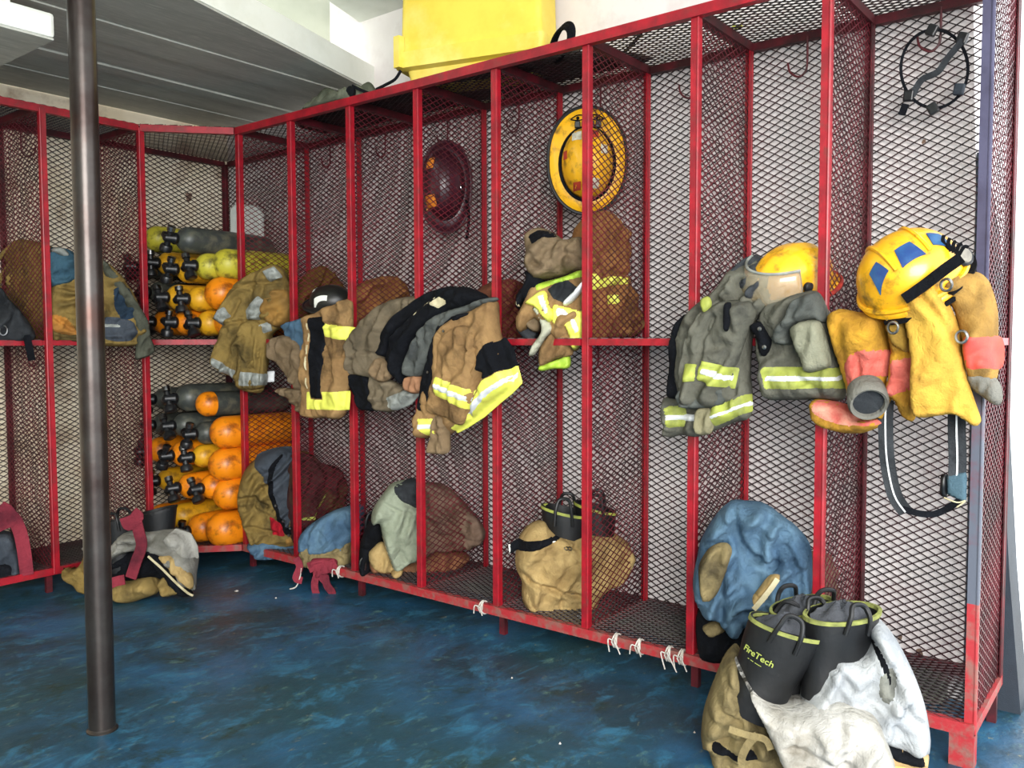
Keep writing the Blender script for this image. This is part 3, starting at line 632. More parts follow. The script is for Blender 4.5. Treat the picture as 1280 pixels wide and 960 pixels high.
# --- bundle seen through mesh behind coats (bays one and two)
def behind(k, x=.2, d=.05): return Pl((x, Y0+k*W-d, 1.2), (.1,1,0))
t = coat('jacket', 'brown coat lying on the shelf behind the grey tan coat, seen through mesh', 'coat', behind(2))
puff('body', t, behind(2), [(437,425),(439,380),(452,358),(475,346),(500,348),(514,372),(519,398),(520,426)], cloth('mid_brown', '94683e', '785230', '58402a'), T=.02, back=.12, R=.05, fold=(30,.012,.05))
t = coat('jacket', 'rumpled brown coat on shelf behind the small black helmet, seen through mesh', 'coat', behind(1))
puff('body', t, behind(1), [(372,427),(370,385),(384,350),(402,332),(420,345),(434,370),(440,427)], cloth('dark_brown', '6c5028', '503c20', '3a2c1c'), T=.02, back=.12, R=.05, fold=(60,.012,.05))
t = coat('jacket', 'rust brown jacket slumped on shelf left of the yellow banded coat', 'coat', behind(4))
puff('body', t, behind(4), [(604,426),(606,385),(614,362),(628,350),(645,350),(664,362),(676,385),(680,426)], cloth('rust_brown', '80503a', '643c2c', '482c20'), T=.02, back=.12, R=.05, fold=(60,.012,.05))

# --- coat 5: lime and yellow coat in bay four
k5 = K(620,240,4); p5 = Pl((.36,2.42,1.2), (.9,.44,0))
t = coat('turnout_coat', 'tan coat with lime and yellow bands crumpled over shelf below the hanging yellow helmet', 'coat', p5)
up = puff('hood', t, p5, k5([(140,240),(150,205),(200,178),(250,185),(300,210),(345,240),(425,225),(450,300),(450,390),(400,400),(330,425),(200,442),(150,370),(150,300)]), TANG, T=.09, back=.09, R=.05, fold=(60,.014,.05), creases=[(k5([(350,310),(390,320),(425,350)]),.02,.01),(k5([(170,310),(180,350),(220,380)]),.02,.01),(k5([(300,260),(270,330),(300,380)]),.015,.01)])
patch('collar', up, k5([(150,215),(205,182),(285,200),(300,225),(230,235),(178,262)]), BLK, lift=.006, label='black collar')
puff('lining', t, p5, k5([(125,520),(150,440),(150,395),(235,395),(245,430),(230,500),(160,560)]), BLK, T=.06, back=.04, R=.03, fold=(50,.008,.04), label='black inner edge')
patch('piping', puff('edge', t, p5, k5([(100,560),(110,500),(150,470),(165,500),(145,540),(120,590)]), BLK, T=.05, back=.03, R=.02, off=.02, fold=(50,.005,.04)), k5([(104,560),(112,505),(124,495),(116,530),(116,585)]), CREAM)
lo = puff('body', t, p5, k5([(100,640),(135,560),(180,470),(260,450),(350,420),(428,390),(447,470),(447,600),(445,690),(420,780),(385,795),(330,770),(260,700),(200,640),(150,690),(115,700)]), TAN, T=.07, back=.06, R=.04, off=.03, fold=(45,.012,.05))
patch('band', lo, k5([(185,455),(300,425),(425,385),(440,420),(320,450),(200,495)]), LIMED if 0 else mat('bright_lime', 'b0d040', '90b038', 14, rough=.6), lift=.006, label='lime green band')
patch('block', lo, k5([(252,485),(300,455),(355,436),(405,475),(348,560),(290,535)]), DGREY, lift=.005, label='dark grey block')
b1 = puff('band', t, p5, k5([(145,560),(190,515),(245,490),(275,540),(300,620),(270,660),(230,620),(190,575)]), LEMON, T=.05, back=.02, R=.015, off=.07, fold=(60,.007,.05), label='yellow white band')
patch('band', b1, k5([(205,520),(235,510),(270,600),(262,625),(225,575)]), REFL, label='silver centre')
b2 = puff('band', t, p5, k5([(290,560),(345,570),(425,590),(447,620),(440,720),(400,790),(375,770),(350,680),(285,660)]), LEMON, T=.05, back=.02, R=.015, off=.07, fold=(40,.007,.05), label='wide yellow band')
patch('band', b2, k5([(300,575),(340,585),(400,640),(420,690),(400,720),(370,650),(300,620)]), REFL, label='silver centre')
puff('band', t, p5, k5([(335,550),(385,500),(440,440),(445,475),(390,545),(345,572)]), REFL, T=.03, back=.02, R=.012, off=.09, fold=(60,.004,.05), label='silver band')
puff('collar_flap', t, p5, k5([(180,575),(230,600),(290,680),(250,730),(195,812),(163,815),(185,760),(225,700),(215,640)]), cloth('off_white', 'b8b8a4', 'a0a08c'), T=.03, back=.02, R=.012, off=.09, fold=(60,.005,.04), label='off-white flap')
puff('sleeve_end', t, p5, k5([(215,790),(240,740),(290,692),(350,700),(385,780),(375,820),(300,840),(222,875)]), TAN, T=.04, back=.03, R=.025, off=.06, fold=(60,.007,.04))
puff('band', t, p5, k5([(218,868),(300,838),(368,818),(366,880),(290,885),(220,896)]), mat('bright_lime', 'b0d040'), T=.035, back=.025, R=.012, off=.055, fold=(60,.004,.04), label='lime green hem')
puff('side_flap', t, p5, k5([(130,640),(140,570),(190,580),(225,640),(215,700),(170,690)]), TANG, T=.04, back=.02, R=.02, off=.04, fold=(60,.008,.04))
puff('lower_lining', t, p5, k5([(105,680),(170,660),(215,690),(180,760),(150,745),(110,700)]), DGREY, T=.04, back=.03, R=.02, off=.0, fold=(60,.008,.04), label='dark grey lining')
pd5 = Pl((.2, 2.575, 1.2), (.12,1,0))
t = coat('turnout_coat', 'brown hooded coat with yellow bands pressed against mesh divider under yellow helmet', 'coat', pd5)
puff('hood', t, pd5, k5([(462,200),(490,130),(540,90),(600,125),(640,180),(665,260),(668,340),(650,420),(560,410),(462,390)]), cloth('mid_brown'), T=.03, back=.10, R=.05, fold=(75,.010,.06), seed=3)
bd = puff('body', t, pd5, k5([(462,380),(560,390),(650,425),(690,520),(705,600),(700,690),(660,735),(540,735),(462,735)]), cloth('mid_brown'), T=.035, back=.10, R=.04, off=.0, fold=(60,.010,.05))
patch('band', bd, k5([(465,400),(500,410),(520,440),(560,420),(650,430),(645,462),(560,470),(500,490),(465,480)]), LEMON, label='yellow band', lift=.006)
patch('band', bd, k5([(555,515),(600,510),(605,560),(560,565)]), LEMON, label='yellow patch')

# --- coat 6: grey coat with lime bands
k6 = K(820,280,3.429); pl = front()
t = coat('turnout_coat', 'dirty grey coat with lime and silver bands, draped over post below visored helmet', 'coat', pl)
puff('lining', t, pl, k6([(50,740),(60,600),(62,500),(85,430),(125,385),(140,420),(115,520),(115,650),(125,745)]), BLK, T=.03, back=.04, R=.03, off=-.01, fold=(80,.006,.05), label='black inner lining')
bd = puff('body', t, pl, k6([(88,600),(95,480),(125,400),(180,335),(240,280),(285,205),(330,150),(370,122),(430,155),(478,170),(490,260),(520,330),(480,370),(425,420),(408,520),(400,640),(408,740),(400,830),(340,850),(270,880),(180,912),(110,905),(45,912),(42,820),(45,740),(100,740)]), GREY, T=.06, back=.05, R=.05, fold=(65,.011,.05), bend=(.14,2.6), creases=[(k6([(270,340),(200,450),(185,600)]),.022,.010),(k6([(300,240),(240,330),(150,400)]),.018,.009),(k6([(395,480),(360,600),(330,720),(300,790)]),.02,.010),(k6([(340,250),(400,300),(470,320)]),.025,.012)])
puff('collar', t, pl, k6([(290,215),(330,150),(372,120),(440,160),(490,180),(500,260),(470,310),(400,330),(360,280),(330,300),(300,270)]), cloth('dark_slate', '44474a', '303336'), T=.05, back=.04, R=.04, off=.01, fold=(50,.014,.04), bend=(.14,2.6), label='dark collar')
sl = puff('sleeve', t, pl, k6([(118,760),(110,640),(128,520),(160,440),(215,370),(290,330),(400,330),(430,380),(395,470),(365,560),(335,640),(310,710),(290,775),(200,790),(125,785)]), GREY, T=.055, back=.02, R=.045, off=.045, fold=(68,.010,.05), creases=[(k6([(235,400),(185,500),(190,590)]),.016,.009)])
puff('sleeve_cuff', t, pl, k6([(118,700),(200,705),(295,700),(290,770),(210,790),(120,785)]), cloth('grey2', '5d605b', '4a4d4a'), T=.05, back=.02, R=.02, off=.058, fold=(10,.006,.03))
patch('band', sl, k6([(200,583),(262,600),(333,620),(312,712),(250,690),(190,668)]), LIMED, lift=.005, label='lime sleeve band', extra=.006)
patch('band', sl, k6([(208,610),(262,625),(322,645),(312,685),(255,665),(200,645)]), REFL, lift=.008, label='silver sleeve band', extra=.006)
patch('band', sl, k6([(124,598),(182,600),(183,672),(128,676)]), LIMED, lift=.005, extra=.006, label='lime band, edge of sleeve')
patch('band', bd, k6([(46,778),(120,780),(120,872),(46,874)]), LIMED, lift=.005, label='lime hem band')
patch('band', bd, k6([(46,812),(185,818),(185,846),(46,846)]), REFL, lift=.008, label='silver hem band')
patch('band', bd, k6([(245,785),(320,755),(382,728),(385,808),(320,840),(245,872)]), LIMED, lift=.005, label='lime hem band, right side')
patch('band', bd, k6([(245,815),(320,785),(385,758),(385,785),(320,815),(245,842)]), REFL, lift=.008, label='silver hem band, right side')
puff('wrist', t, pl, k6([(180,792),(248,792),(243,885),(222,902),(180,896)]), EDGE if 0 else cloth('khaki_cuff', '8a8468', '6c6850'), T=.03, back=.02, R=.02, off=.05, fold=(80,.006,.03), label='khaki knit wrist')
puff('strap', t, pl, k6([(290,350),(318,335),(322,360),(312,452),(290,450)]), BLK, T=.012, back=.01, R=.008, off=.105, fold=(80,.001,.05), label='black strap')
puff('patch', t, pl, k6([(190,325),(225,310),(240,345),(215,385),(195,365)]), LIMED, T=.012, back=.01, R=.01, off=.07, fold=(80,.002,.05), label='lime patch')
b2 = puff('body', t, pl, k6([(440,440),(455,380),(500,330),(560,310),(680,285),(735,370),(755,450),(775,520),(798,640),(806,750),(700,752),(560,755),(470,745),(452,640),(440,540)]), GREY, T=.055, back=.05, R=.04, off=.0, fold=(75,.008,.05), bend=(.14,2.6), seed=77)
patch('band', b2, k6([(458,612),(560,610),(680,612),(796,618),(802,708),(680,705),(560,710),(468,708)]), LIMED, lift=.005, label='wide lime hem band')
patch('band', b2, k6([(464,645),(560,645),(680,645),(798,650),(800,682),(680,678),(560,680),(468,680)]), REFL, lift=.008, label='silver centre of wide hem band')
puff('inner', t, pl, k6([(412,440),(430,420),(465,415),(495,460),(515,510),(480,575),(455,545),(440,490)]), BLK, T=.05, back=.02, R=.02, off=.02, fold=(60,.004,.04), label='black inner flap')
rr = puff('sleeve', t, pl, k6([(505,500),(520,450),(560,400),(600,330),(690,290),(725,350),(735,400),(725,425),(670,418),(610,440),(585,470),(590,515),(540,520)]), cloth('grey2', '5d605b'), T=.06, back=.03, R=.03, off=.035, fold=(30,.010,.03))
puff('glove', t, pl, k6([(578,455),(620,420),(690,410),(720,450),(745,540),(752,600),(735,618),(650,638),(630,600),(600,520)]), cloth('light_khaki', '8c8c78', '747462', '5c5c4e'), T=.05, back=.03, R=.03, off=.06, fold=(80,.005,.05), label='light khaki sleeve lining')
for q in ((445,450),(465,528)):
    p = pl.pt(k6([q])[0], .075); MB().lathe([(.006,0),(.006,.003),(.002,.004)], 10, Matrix.Translation(p) @ Matrix.Rotation(PI/2,4,'Y')).build('snap', CHROME, t, smooth=True)

# --- coat 7: yellow coat with red bands at the right end
k8 = K(1000,270,3.31); pl = front(.02)
t = coat('turnout_coat', 'old ochre yellow coat with faded pink bands hanging at the right end of the rack', 'coat', pl)
b0 = puff('hem', t, pl, k8([(58,758),(150,768),(220,800),(240,835),(320,835),(342,862),(300,885),(240,900),(150,892),(60,850)]), YEL, T=.05, back=.04, R=.03, off=-.01, fold=(10,.007,.05))
patch('band', b0, k8([(60,765),(150,775),(215,805),(240,845),(318,845),(330,862),(230,872),(140,858),(62,820)]), PINK, smooth=True, label='faded red hem band')
sl = puff('sleeve', t, pl, k8([(118,425),(140,395),(172,384),(260,400),(345,405),(372,460),(378,540),(368,620),(350,720),(335,800),(240,820),(215,765),(190,700),(165,600),(140,500)]), YEL, T=.075, back=.05, R=.06, off=.0, fold=(75,.010,.06), bend=(.12,1.), creases=[(k8([(235,570),(245,640),(250,690)]),.01,.006)])
patch('band', sl, k8([(180,625),(205,585),(250,558),(310,552),(372,565),(366,640),(340,665),(250,672),(225,720),(200,712),(185,680)]), PINK, smooth=True, label='faded pink sleeve band')
# open sleeve end
pc = pl.pt(k8([(283,772)])[0], .085); Rm = Matrix.Translation(pc) @ Vector((.75,.35,-.55)).to_track_quat('Z','Y').to_matrix().to_4x4()
MB().lathe([(.046,-.05),(.049,-.02),(.049,.0),(.044,.010),(.038,.006),(.036,-.01),(.034,-.06),(.001,-.065)], 28, Rm, 1, 1.08).build('sleeve_end', cloth('cuff_grey', '7c7a72', '66645c'), t, 'grey open sleeve end', smooth=True)
MB().lathe([(.037,-.004),(.035,-.02),(.032,-.055),(.001,-.06)], 24, Rm, 1, 1.08).build('sleeve_lining', DGREY, t, smooth=True)
md = puff('body', t, pl, k8([(352,400),(380,385),(450,400),(470,500),(480,620),(480,832),(425,832),(385,758),(355,810),(330,862),(322,840),(345,760),(372,640),(378,540)]), YEL, T=.06, back=.04, R=.03, off=.0, fold=(80,.009,.04))
patch('band', md, k8([(380,600),(468,595),(474,700),(420,730),(352,748),(370,660)]), PINK, smooth=True, label='faded pink band')
puff('pocket', t, pl, k8([(360,410),(385,392),(420,410),(448,450),(455,560),(420,560),(385,530),(362,470)]), cloth('dark_ochre', '9a7a34', '7c602c'), T=.045, back=.03, R=.02, off=.035, fold=(70,.006,.04))
rs = puff('sleeve', t, pl, k8([(590,300),(620,255),(670,232),(735,232),(775,260),(795,300),(815,370),(822,450),(818,560),(822,640),(800,690),(720,690),(690,640),(670,520),(640,400)]), cloth('tan_yellow', 'a88446', '8a6a38', '6a5230'), T=.08, back=.07, R=.06, off=.0, fold=(80,.009,.06), bend=(.22,1.2))
patch('band', rs, k8([(676,505),(740,500),(818,505),(820,625),(760,632),(690,628)]), CORAL, smooth=True, label='coral red sleeve band')
puff('sleeve_end', t, pl, k8([(690,660),(740,640),(800,660),(835,710),(835,775),(800,780),(750,745),(705,710)]), cloth('cuff_grey', '8e8c84'), T=.06, back=.05, R=.03, off=.01, fold=(20,.006,.03), label='grey sleeve end')
fp = puff('front_panel', t, pl, k8([(395,345),(440,330),(500,315),(575,285),(600,330),(645,420),(670,520),(682,620),(702,700),(745,825),(748,850),(720,870),(640,822),(560,828),(478,826),(466,700),(465,580),(440,450)]), LYEL, T=.055, back=.02, R=.02, off=.045, fold=(75,.007,.07), bend=(.15,.8), creases=[(k8([(480,795),(600,800),(720,800)]),.006,.004),(k8([(500,330),(580,420),(640,500)]),.012,.010)])
for q in ((605,285),(668,500),(385,462)):
    p = pl.pt(k8([q])[0], .11); MB().tube([p+Vector((0,.012*math.cos(a),.014*math.sin(a))) for a in [2*PI*i/14 for i in range(14)]], .0035, 6, closed=True).build('buckle_ring', CHROME, t, smooth=True)
# suspenders hanging below it
t = thing('suspenders', 'black suspender strap with white centre line hanging below the yellow coat', 'strap', (D+.03, 3.6, .8))
pts = curve([pl.pt(q, .0) for q in [(1108,500),(1107,530),(1109,575),(1118,618),(1132,640)]], 5)
MB().ribbon(pts, .036, .003, (1,.3,0)).build('strap', DGREY, t); MB().ribbon([p+Vector((.003,0,0)) for p in pts], .004, .002, (1,.3,0)).build('strap_stripe', REFL, t, 'white centre line')
pts = curve([pl.pt(q, .0) for q in [(1128,636),(1150,642),(1170,642),(1190,632),(1204,622)]], 5)
MB().ribbon(pts, .016, .003, (1,.3,0)).build('strap', BLK, t)
pts = curve([pl.pt(q, .0) for q in [(1196,500),(1196,540),(1197,575),(1196,600)]], 5)
MB().ribbon(pts, .04, .003, (1,.3,0)).build('strap', DGREY, t); MB().ribbon([p+Vector((.003,0,0)) for p in pts], .004, .002, (1,.3,0)).build('strap_stripe', REFL, t, 'white centre line')
puff('tab', t, pl, [(1182,594),(1209,590),(1208,630),(1184,618)], cloth('slate_tab', '4c6470', '3a4e58'), T=.006, back=.006, R=.005, fold=(0,.001,.05), smooth=False, label='slate blue tab')
puff('buckle', t, pl, [(1176,594),(1184,592),(1184,625),(1174,618)], BLKM, T=.008, back=.006, R=.004, fold=(0,.002,.05), smooth=False)
MB().tube(curve([pl.pt(q, .01) for q in [(1180,622),(1196,628),(1207,626),(1196,634)]], 5), .002, 5).build('cord', CREAM, t)
# ------------------------------------------------------------------ helmets
HY = mat('helmet_yellow', 'f2b41c', 'd6941a', 12, .5, .72, .3, col3='7a5a1c', scale3=22, coat=.3)
HD = mat('helmet_dark', '3a1420', '26101a', 12, .5, .7, .4, coat=.2)
HB = mat('helmet_black', '1a1a18', '2c2a22', 12, .5, .7, .4)
VIS = mat('visor_clear', 'e8dcc0', 'cdb88a', 20, .5, .7, .12, trans=.75)
def basis(Z, X):
    Z = Vector(Z).normalized(); X = Vector(X); X = (X-Z*X.dot(Z)).normalized(); Y = Z.cross(X); return Matrix((X, Y, Z)).transposed()
def dome(t, m, a, b, c, front=.02, side=.015, rear=.02, ridge=0., rim=None, dip=.012):
    """helmet shell, local x = front, z = up; outer shell, brim and dark inside"""
    mb = MB(); n = 48; nt = 16; rings = []
    for j in range(nt+1):
        th = PI/2*j/nt; ring = []
        for i in range(n):
            ph = 2*PI*i/n; x = a*math.sin(th)*math.cos(ph); y = b*math.sin(th)*math.sin(ph); z = c*math.cos(th)**.85 if j < nt else 0
            k = 1+ridge*(math.exp(-(y/.010)**2)+.7*math.exp(-((abs(y)-.04)/.008)**2))*math.sin(th*1.6)*(z > c*.2)
            ring.append((x*k, y*k, z*k))
        rings.append(ring)
    def bw(ph):
        cph = math.cos(ph); return side+(front-side)*max(0, cph)**2+(rear-side)*max(0, -cph)**1.5
    for s, dz in ((.35, -.002), (.75, -.5), (1, -1)):
        ring = []
        for i in range(n):
            ph = 2*PI*i/n; w_ = bw(ph)*s; ring.append(((a+w_)*math.cos(ph), (b+w_)*math.sin(ph), (dz*dip if abs(dz) > .01 else dz)))
        rings.append(ring)
    outer = rings[-1]; rings.append([(x*.995, y*.995, z-.004) for x, y, z in outer])
    rings.append([(a*.95*math.cos(2*PI*i/n), b*.95*math.sin(2*PI*i/n), -.004) for i in range(n)])
    for j in range(nt, 0, -2):
        th = PI/2*j/nt; rings.append([(a*.94*math.sin(th)*math.cos(2*PI*i/n), b*.94*math.sin(th)*math.sin(2*PI*i/n), c*.94*math.cos(th)) for i in range(n)])
    V = [p for r_ in rings for p in r_]; F = [(j*n+i, j*n+(i+1)%n, (j+1)*n+(i+1)%n, (j+1)*n+i) for j in range(len(rings)-1) for i in range(n)]
    mb.add(V, F); mb.build('shell', m, t, smooth=True, local=True)
    if rim: MB().tube(outer, .007, 8, closed=True).build('brim_edge', rim, t, smooth=True, local=True)
    return outer
def shell_patch(t, name, m, a, b, c, x0, x1, y0, y1, lift=.0015, label=None, pts=None, cut=None):
    """sticker on the dome: a small grid over local x, y raised off the shell"""
    n = 10; V = []; F = []
    for i in range(n+1):
        for j in range(n+1):
            u, v = i/n, j/n
            xa = x0+(x1-x0)*u; ya = y0+(y1-y0)*v
            if cut: ya = (y0+y1)/2+(ya-(y0+y1)/2)*(1-cut*u)
            q = max(0.0004, 1-(xa/a)**2-(ya/b)**2); z = c*math.sqrt(q)**.85; nr = Vector((xa/a**2, ya/b**2, z/c**2)).normalized()
            V.append(tuple(Vector((xa, ya, z))+nr*(lift+.001)))
    F = [(i*(n+1)+j, (i+1)*(n+1)+j, (i+1)*(n+1)+j+1, i*(n+1)+j+1) for i in range(n) for j in range(n)]
    mb = MB(); mb.add(V, F); k = len(mb.v); mb.add([tuple(Vector(p)*.985) for p in V], [f[::-1] for f in F]); return mb.build(name, m, t, label, smooth=True, local=True)
def text_mesh(name, s, size, m, parent, mtx, label=None, ext=.0008, local=False):
    cu = bpy.data.curves.new('txt', 'FONT'); cu.body = s; cu.size = size; cu.extrude = ext; cu.align_x = 'CENTER'; cu.align_y = 'CENTER'; cu.resolution_u = 3
    o = bpy.data.objects.new('txt', cu); C.objects.link(o); dg = bpy.context.evaluated_depsgraph_get(); me = bpy.data.meshes.new_from_object(o.evaluated_get(dg)); bpy.data.objects.remove(o)
    me.transform(mtx)
    if not local: me.transform(Matrix.Translation(-root_loc(parent)))
    me.materials.clear(); me.materials.append(m); return link(bpy.data.objects.new(name, me), parent, label)
# 1 yellow brimmed helmet hanging in bay four, crown to the viewer
cp = at(0, .17, 734, 205)
t = thing('helmet', 'yellow wide brimmed helmet with black rim hanging crown outward from a hook', 'helmet', cp, basis((.83,.55,.02), (0,0,-1)))
dome(t, HY, .125, .092, .125, front=.050, side=.048, rear=.085, ridge=.035, rim=BLACK, dip=.02)
mbs = MB()
for i in range(1):
    pts = [(.131*math.cos(2*PI*k/40), .098*math.sin(2*PI*k/40), .004) for k in range(40)]
    mbs.tube(pts, .006, 6, closed=True)
mbs.build('goggle_strap', BLK, t, smooth=True, local=True)
MB().tube([(.07*math.cos(a_)-.0, .02*math.sin(a_), .135-abs(math.cos(a_))*.045) for a_ in [0, PI]], .003, 6).build('crown_ridge', BLK, t, local=True)
puff_x = mat('sticker_white', 'e0dccc', 'b0a890', 30); STR = mat('sticker_red', 'b83a24', '7a2018', 30)
shell_patch(t, 'badge', puff_x, .125,.092,.125, -.095,-.060, -.052,-.020, label='white crest sticker')
shell_patch(t, 'badge', puff_x, .125,.092,.125, -.045,-.012, .045,.068, label='white crest sticker')
shell_patch(t, 'badge', STR, .125,.092,.125, -.098,-.068, .010,.038, label='red sticker')
shell_patch(t, 'badge', STR, .125,.092,.125, -.03,.0, -.082,-.070, label='dark red mark')
shell_patch(t, 'badge', STR, .125,.092,.125, .080,.104, -.048,-.022, label='red sticker')
shell_patch(t, 'badge', puff_x, .125,.092,.125, .07,.100, .012,.040, label='white sticker')
shell_patch(t, 'crown_stripe', BLK, .125,.092,.125, -.112,.115, -.006,.006, lift=.006)
for s in (-1, 1):
    MB().tube(curve([(-.160, s*.060, .0), (-.174, s*.038, -.001), (-.174, s*.016, -.001), (-.162, s*.010, 0), (-.156, s*.035, 0), (-.160, s*.060, .0)], 5), .0022, 5).build('eye_mark', BLK, t, 'black painted eye outline on the brim', local=True)
    MB().lathe([(.006,0),(.006,.002)], 10, Matrix.Translation((-.164, s*.034, .0))).build('eye_mark', BLK, t, local=True)
mb = MB()
for y in (-.045,-.02,.005,.03): mb.box((-.150,y,.002), (-.126,y+.02,.018))
mb.build('goggle_clip', BLKM, t, local=True, bevel=.003)
MB().tube([(.13,-.012,0),(.145,-.01,-.005)], .008, 8).tube([(.13,.012,0),(.145,.01,-.005)], .008, 8).build('buckle', CHROME, t, smooth=True, local=True)
# 2 dark helmet with orange reflectors
cp = at(0, .15, 556, 232)
t = thing('helmet', 'dark maroon helmet with orange reflective patches, hanging behind mesh beside third red post', 'helmet', cp, basis((.83,.55,.02), (0,0,-1)))
dome(t, HD, .145, .085, .12, front=.045, side=.020, rear=.04, ridge=.02, rim=HD, dip=.02)
ORP = mat('reflective_orange', 'f0902c', 'c87020', 30, rough=.4)
shell_patch(t, 'reflector', ORP, .145,.085,.12, -.095,-.05, -.066,-.024, cut=.3, label='orange reflective patch')
shell_patch(t, 'reflector', ORP, .145,.085,.12, .055,.10, -.066,-.024, cut=-.4, label='orange reflective patch')
MB().tube([(.02+.012*math.cos(q), .075+.004*math.cos(q), .055+.012*math.sin(q)) for q in [2*PI*k/12 for k in range(12)]], .003, 6, closed=True).build('ring', CHROME, t, smooth=True, local=True)
MB().ribbon(curve([(.06,.09,.0),(.12,.10,0),(.19,.095,0),(.22,.09,0)], 5), .012, .003, (0,0,1)).build('chin_strap', BLK, t, local=True)
# 3 small black helmet
cp = at(0, .34, 414, 372)
t = thing('helmet', 'small black helmet with white stripe on shelf above the black striped tan coat', 'helmet', cp+Vector((0,0,-.02)), basis((.35,.25,.9), (.2,-.9,-.5)))
dome(t, HB, .095, .075, .075, front=.03, side=.02, rear=.02, ridge=.02, rim=BLACK)
Rw = basis((.35,.25,.9), (.2,-.9,-.5)).inverted()
def arc_patch(x0, x1, y0, y1, nm='stripe', m_=None, lab='white reflective stripe'): shell_patch(t, nm, m_ or REFL, .095,.075,.075, x0, x1, y0, y1, label=lab, lift=.002)
shell_patch(t, 'stripe', WHITEP, .095,.075,.075, -.01,.05, .055,.068, label='white stripe')
shell_patch(t, 'stripe', WHITEP, .095,.075,.075, .062,.072, -.03,.02, label='white stripe')
# 4 yellow helmet with visor
cp = at(0, .33, 990, 347)
Xf = Vector((.72,-.48,-.50)); Zf = Vector((.45,.10,.88))
t = thing('helmet', 'yellow helmet with scuffed clear visor resting on the grey coat', 'helmet', cp+Vector((0,0,-.02)), basis(Zf, Xf))
dome(t, HY, .128, .100, .118, front=.022, side=.016, rear=.02, ridge=.03, rim=mat('rim_red', 'b83020', '802018', 20))
mb = MB(); V = []; n = 20
for j in range(7):
    for i in range(n+1):
        ph = -1.15+2.3*i/n; th = .98+.62*j/6; V.append((.158*math.sin(th)*math.cos(ph)+.002, .126*math.sin(th)*math.sin(ph), .150*math.cos(th)+.004))
mb.add(V, [(j*(n+1)+i, j*(n+1)+i+1, (j+1)*(n+1)+i+1, (j+1)*(n+1)+i) for j in range(6) for i in range(n)])
o = mb.build('visor', VIS, t, 'clear scuffed visor', smooth=True, local=True); sm = o.modifiers.new('thick', 'SOLIDIFY'); sm.thickness = .0025
MB().tube([(.158*math.sin(.98)*math.cos(p_)+.002, .126*math.sin(.98)*math.sin(p_), .150*math.cos(.98)+.004) for p_ in [-1.15+2.3*k/20 for k in range(21)]], .004, 6).build('visor_edge', REFLD, t, smooth=True, local=True)
for s in (-1, 1): MB().lathe([(.014,0),(.014,.01),(.008,.014)], 14, Matrix.Translation((.04, s*.102, .035)) @ Matrix.Rotation(-s*PI/2, 4, 'X')).build('pivot', BLKM, t, smooth=True, local=True)
shell_patch(t, 'scuff_strip', BLK, .120,.092,.115, -.03,.0, -.03,.012, label='black sticker')
# 5 big yellow helmet with blue windows
cp = at(0, D+.05, 1140, 350)
Z5 = Vector((.61,-.21,.80)); X5 = Vector((.786,.618,-.3))
t = thing('helmet', 'yellow helmet with dark blue reflective panels and black rear headlamp strap', 'helmet', cp+Vector((0,0,-.005)), basis(Z5, X5))
a5, b5, c5 = .120, .128, .135
dome(t, HY, a5, b5, c5, front=.010, side=.006, rear=.008, ridge=.0, rim=None)
BLP = mat('panel_blue', '1f3f78', '2f5f8c', 14, rough=.3)
for (x0, x1, y0, y1) in ((.030,.068,-.098,-.058), (.045,.085,-.032,.028), (.030,.068,.056,.098)):
    shell_patch(t, 'panel', BLP, a5,b5,c5, x1, x0, y0, y1, cut=.35, lift=.0015, label='dark blue reflective panel')
for y in (-.046, .042):
    MB().tube([(x, y, c5*math.sqrt(max(.01, 1-(x/a5)**2-(y/b5)**2))**.85+.001) for x in [-.085+.165*k/16 for k in range(17)]], .006, 6).build('rib', HY, t, smooth=True, local=True)
MB().tube([(a5*1.03*math.cos(p_), b5*1.03*math.sin(p_), .004) for p_ in [2*PI*k/40 for k in range(40)]], .007, 6, closed=True).build('shell_edge', HY, t, smooth=True, local=True)
MB().ribbon([(a5*1.06*math.cos(p_), b5*1.06*math.sin(p_), -.004) for p_ in [.2+1.7*k/20 for k in range(21)]], .030, .004, (0,0,1)).build('strap', BLK, t, local=True)
MB().ribbon([(a5*1.02*math.cos(p_), b5*1.02*math.sin(p_), -.022) for p_ in [-1.0+2.8*k/20 for k in range(21)]], .026, .01, (0,0,1)).build('head_band', BLK, t, local=True)
lp = at(0, D+.06, 1200, 322)
t = thing('headlamp', 'black headlamp hanging on the strap behind the blue panelled helmet', 'headlamp', lp)
R_ = Matrix.Translation(lp) @ Vector((.5,.6,.3)).to_track_quat('Z','Y').to_matrix().to_4x4()
MB().lathe([(.012,-.04),(.022,-.03),(.026,-.005),(.028,.012),(.024,.016)], 20, R_).build('housing', BLKM, t, smooth=True)
MB().lathe([(.022,.0145),(.018,.019),(.001,.02)], 20, R_).build('lens', mat('lens_grey', '8a8478', '6a645c', 30, rough=.15), t, smooth=True)
for i in range(5):
    p = pl.pt((1186+i*3, 312+i*2), .06); MB().ribbon(curve([p, p+Vector((.004,-.012+.006*i,.02)), p+Vector((.006,-.01+.008*i,.035-.004*i))], 4), .008, .003, (1,0,0)).build('strap_end', BLK, t)
MB().ribbon(curve([pl.pt(q, .135) for q in [(1130,374),(1142,366),(1160,353),(1182,336),(1202,322)]], 5), .026, .006, (1,.3,.2)).build('strap', BLK, t)
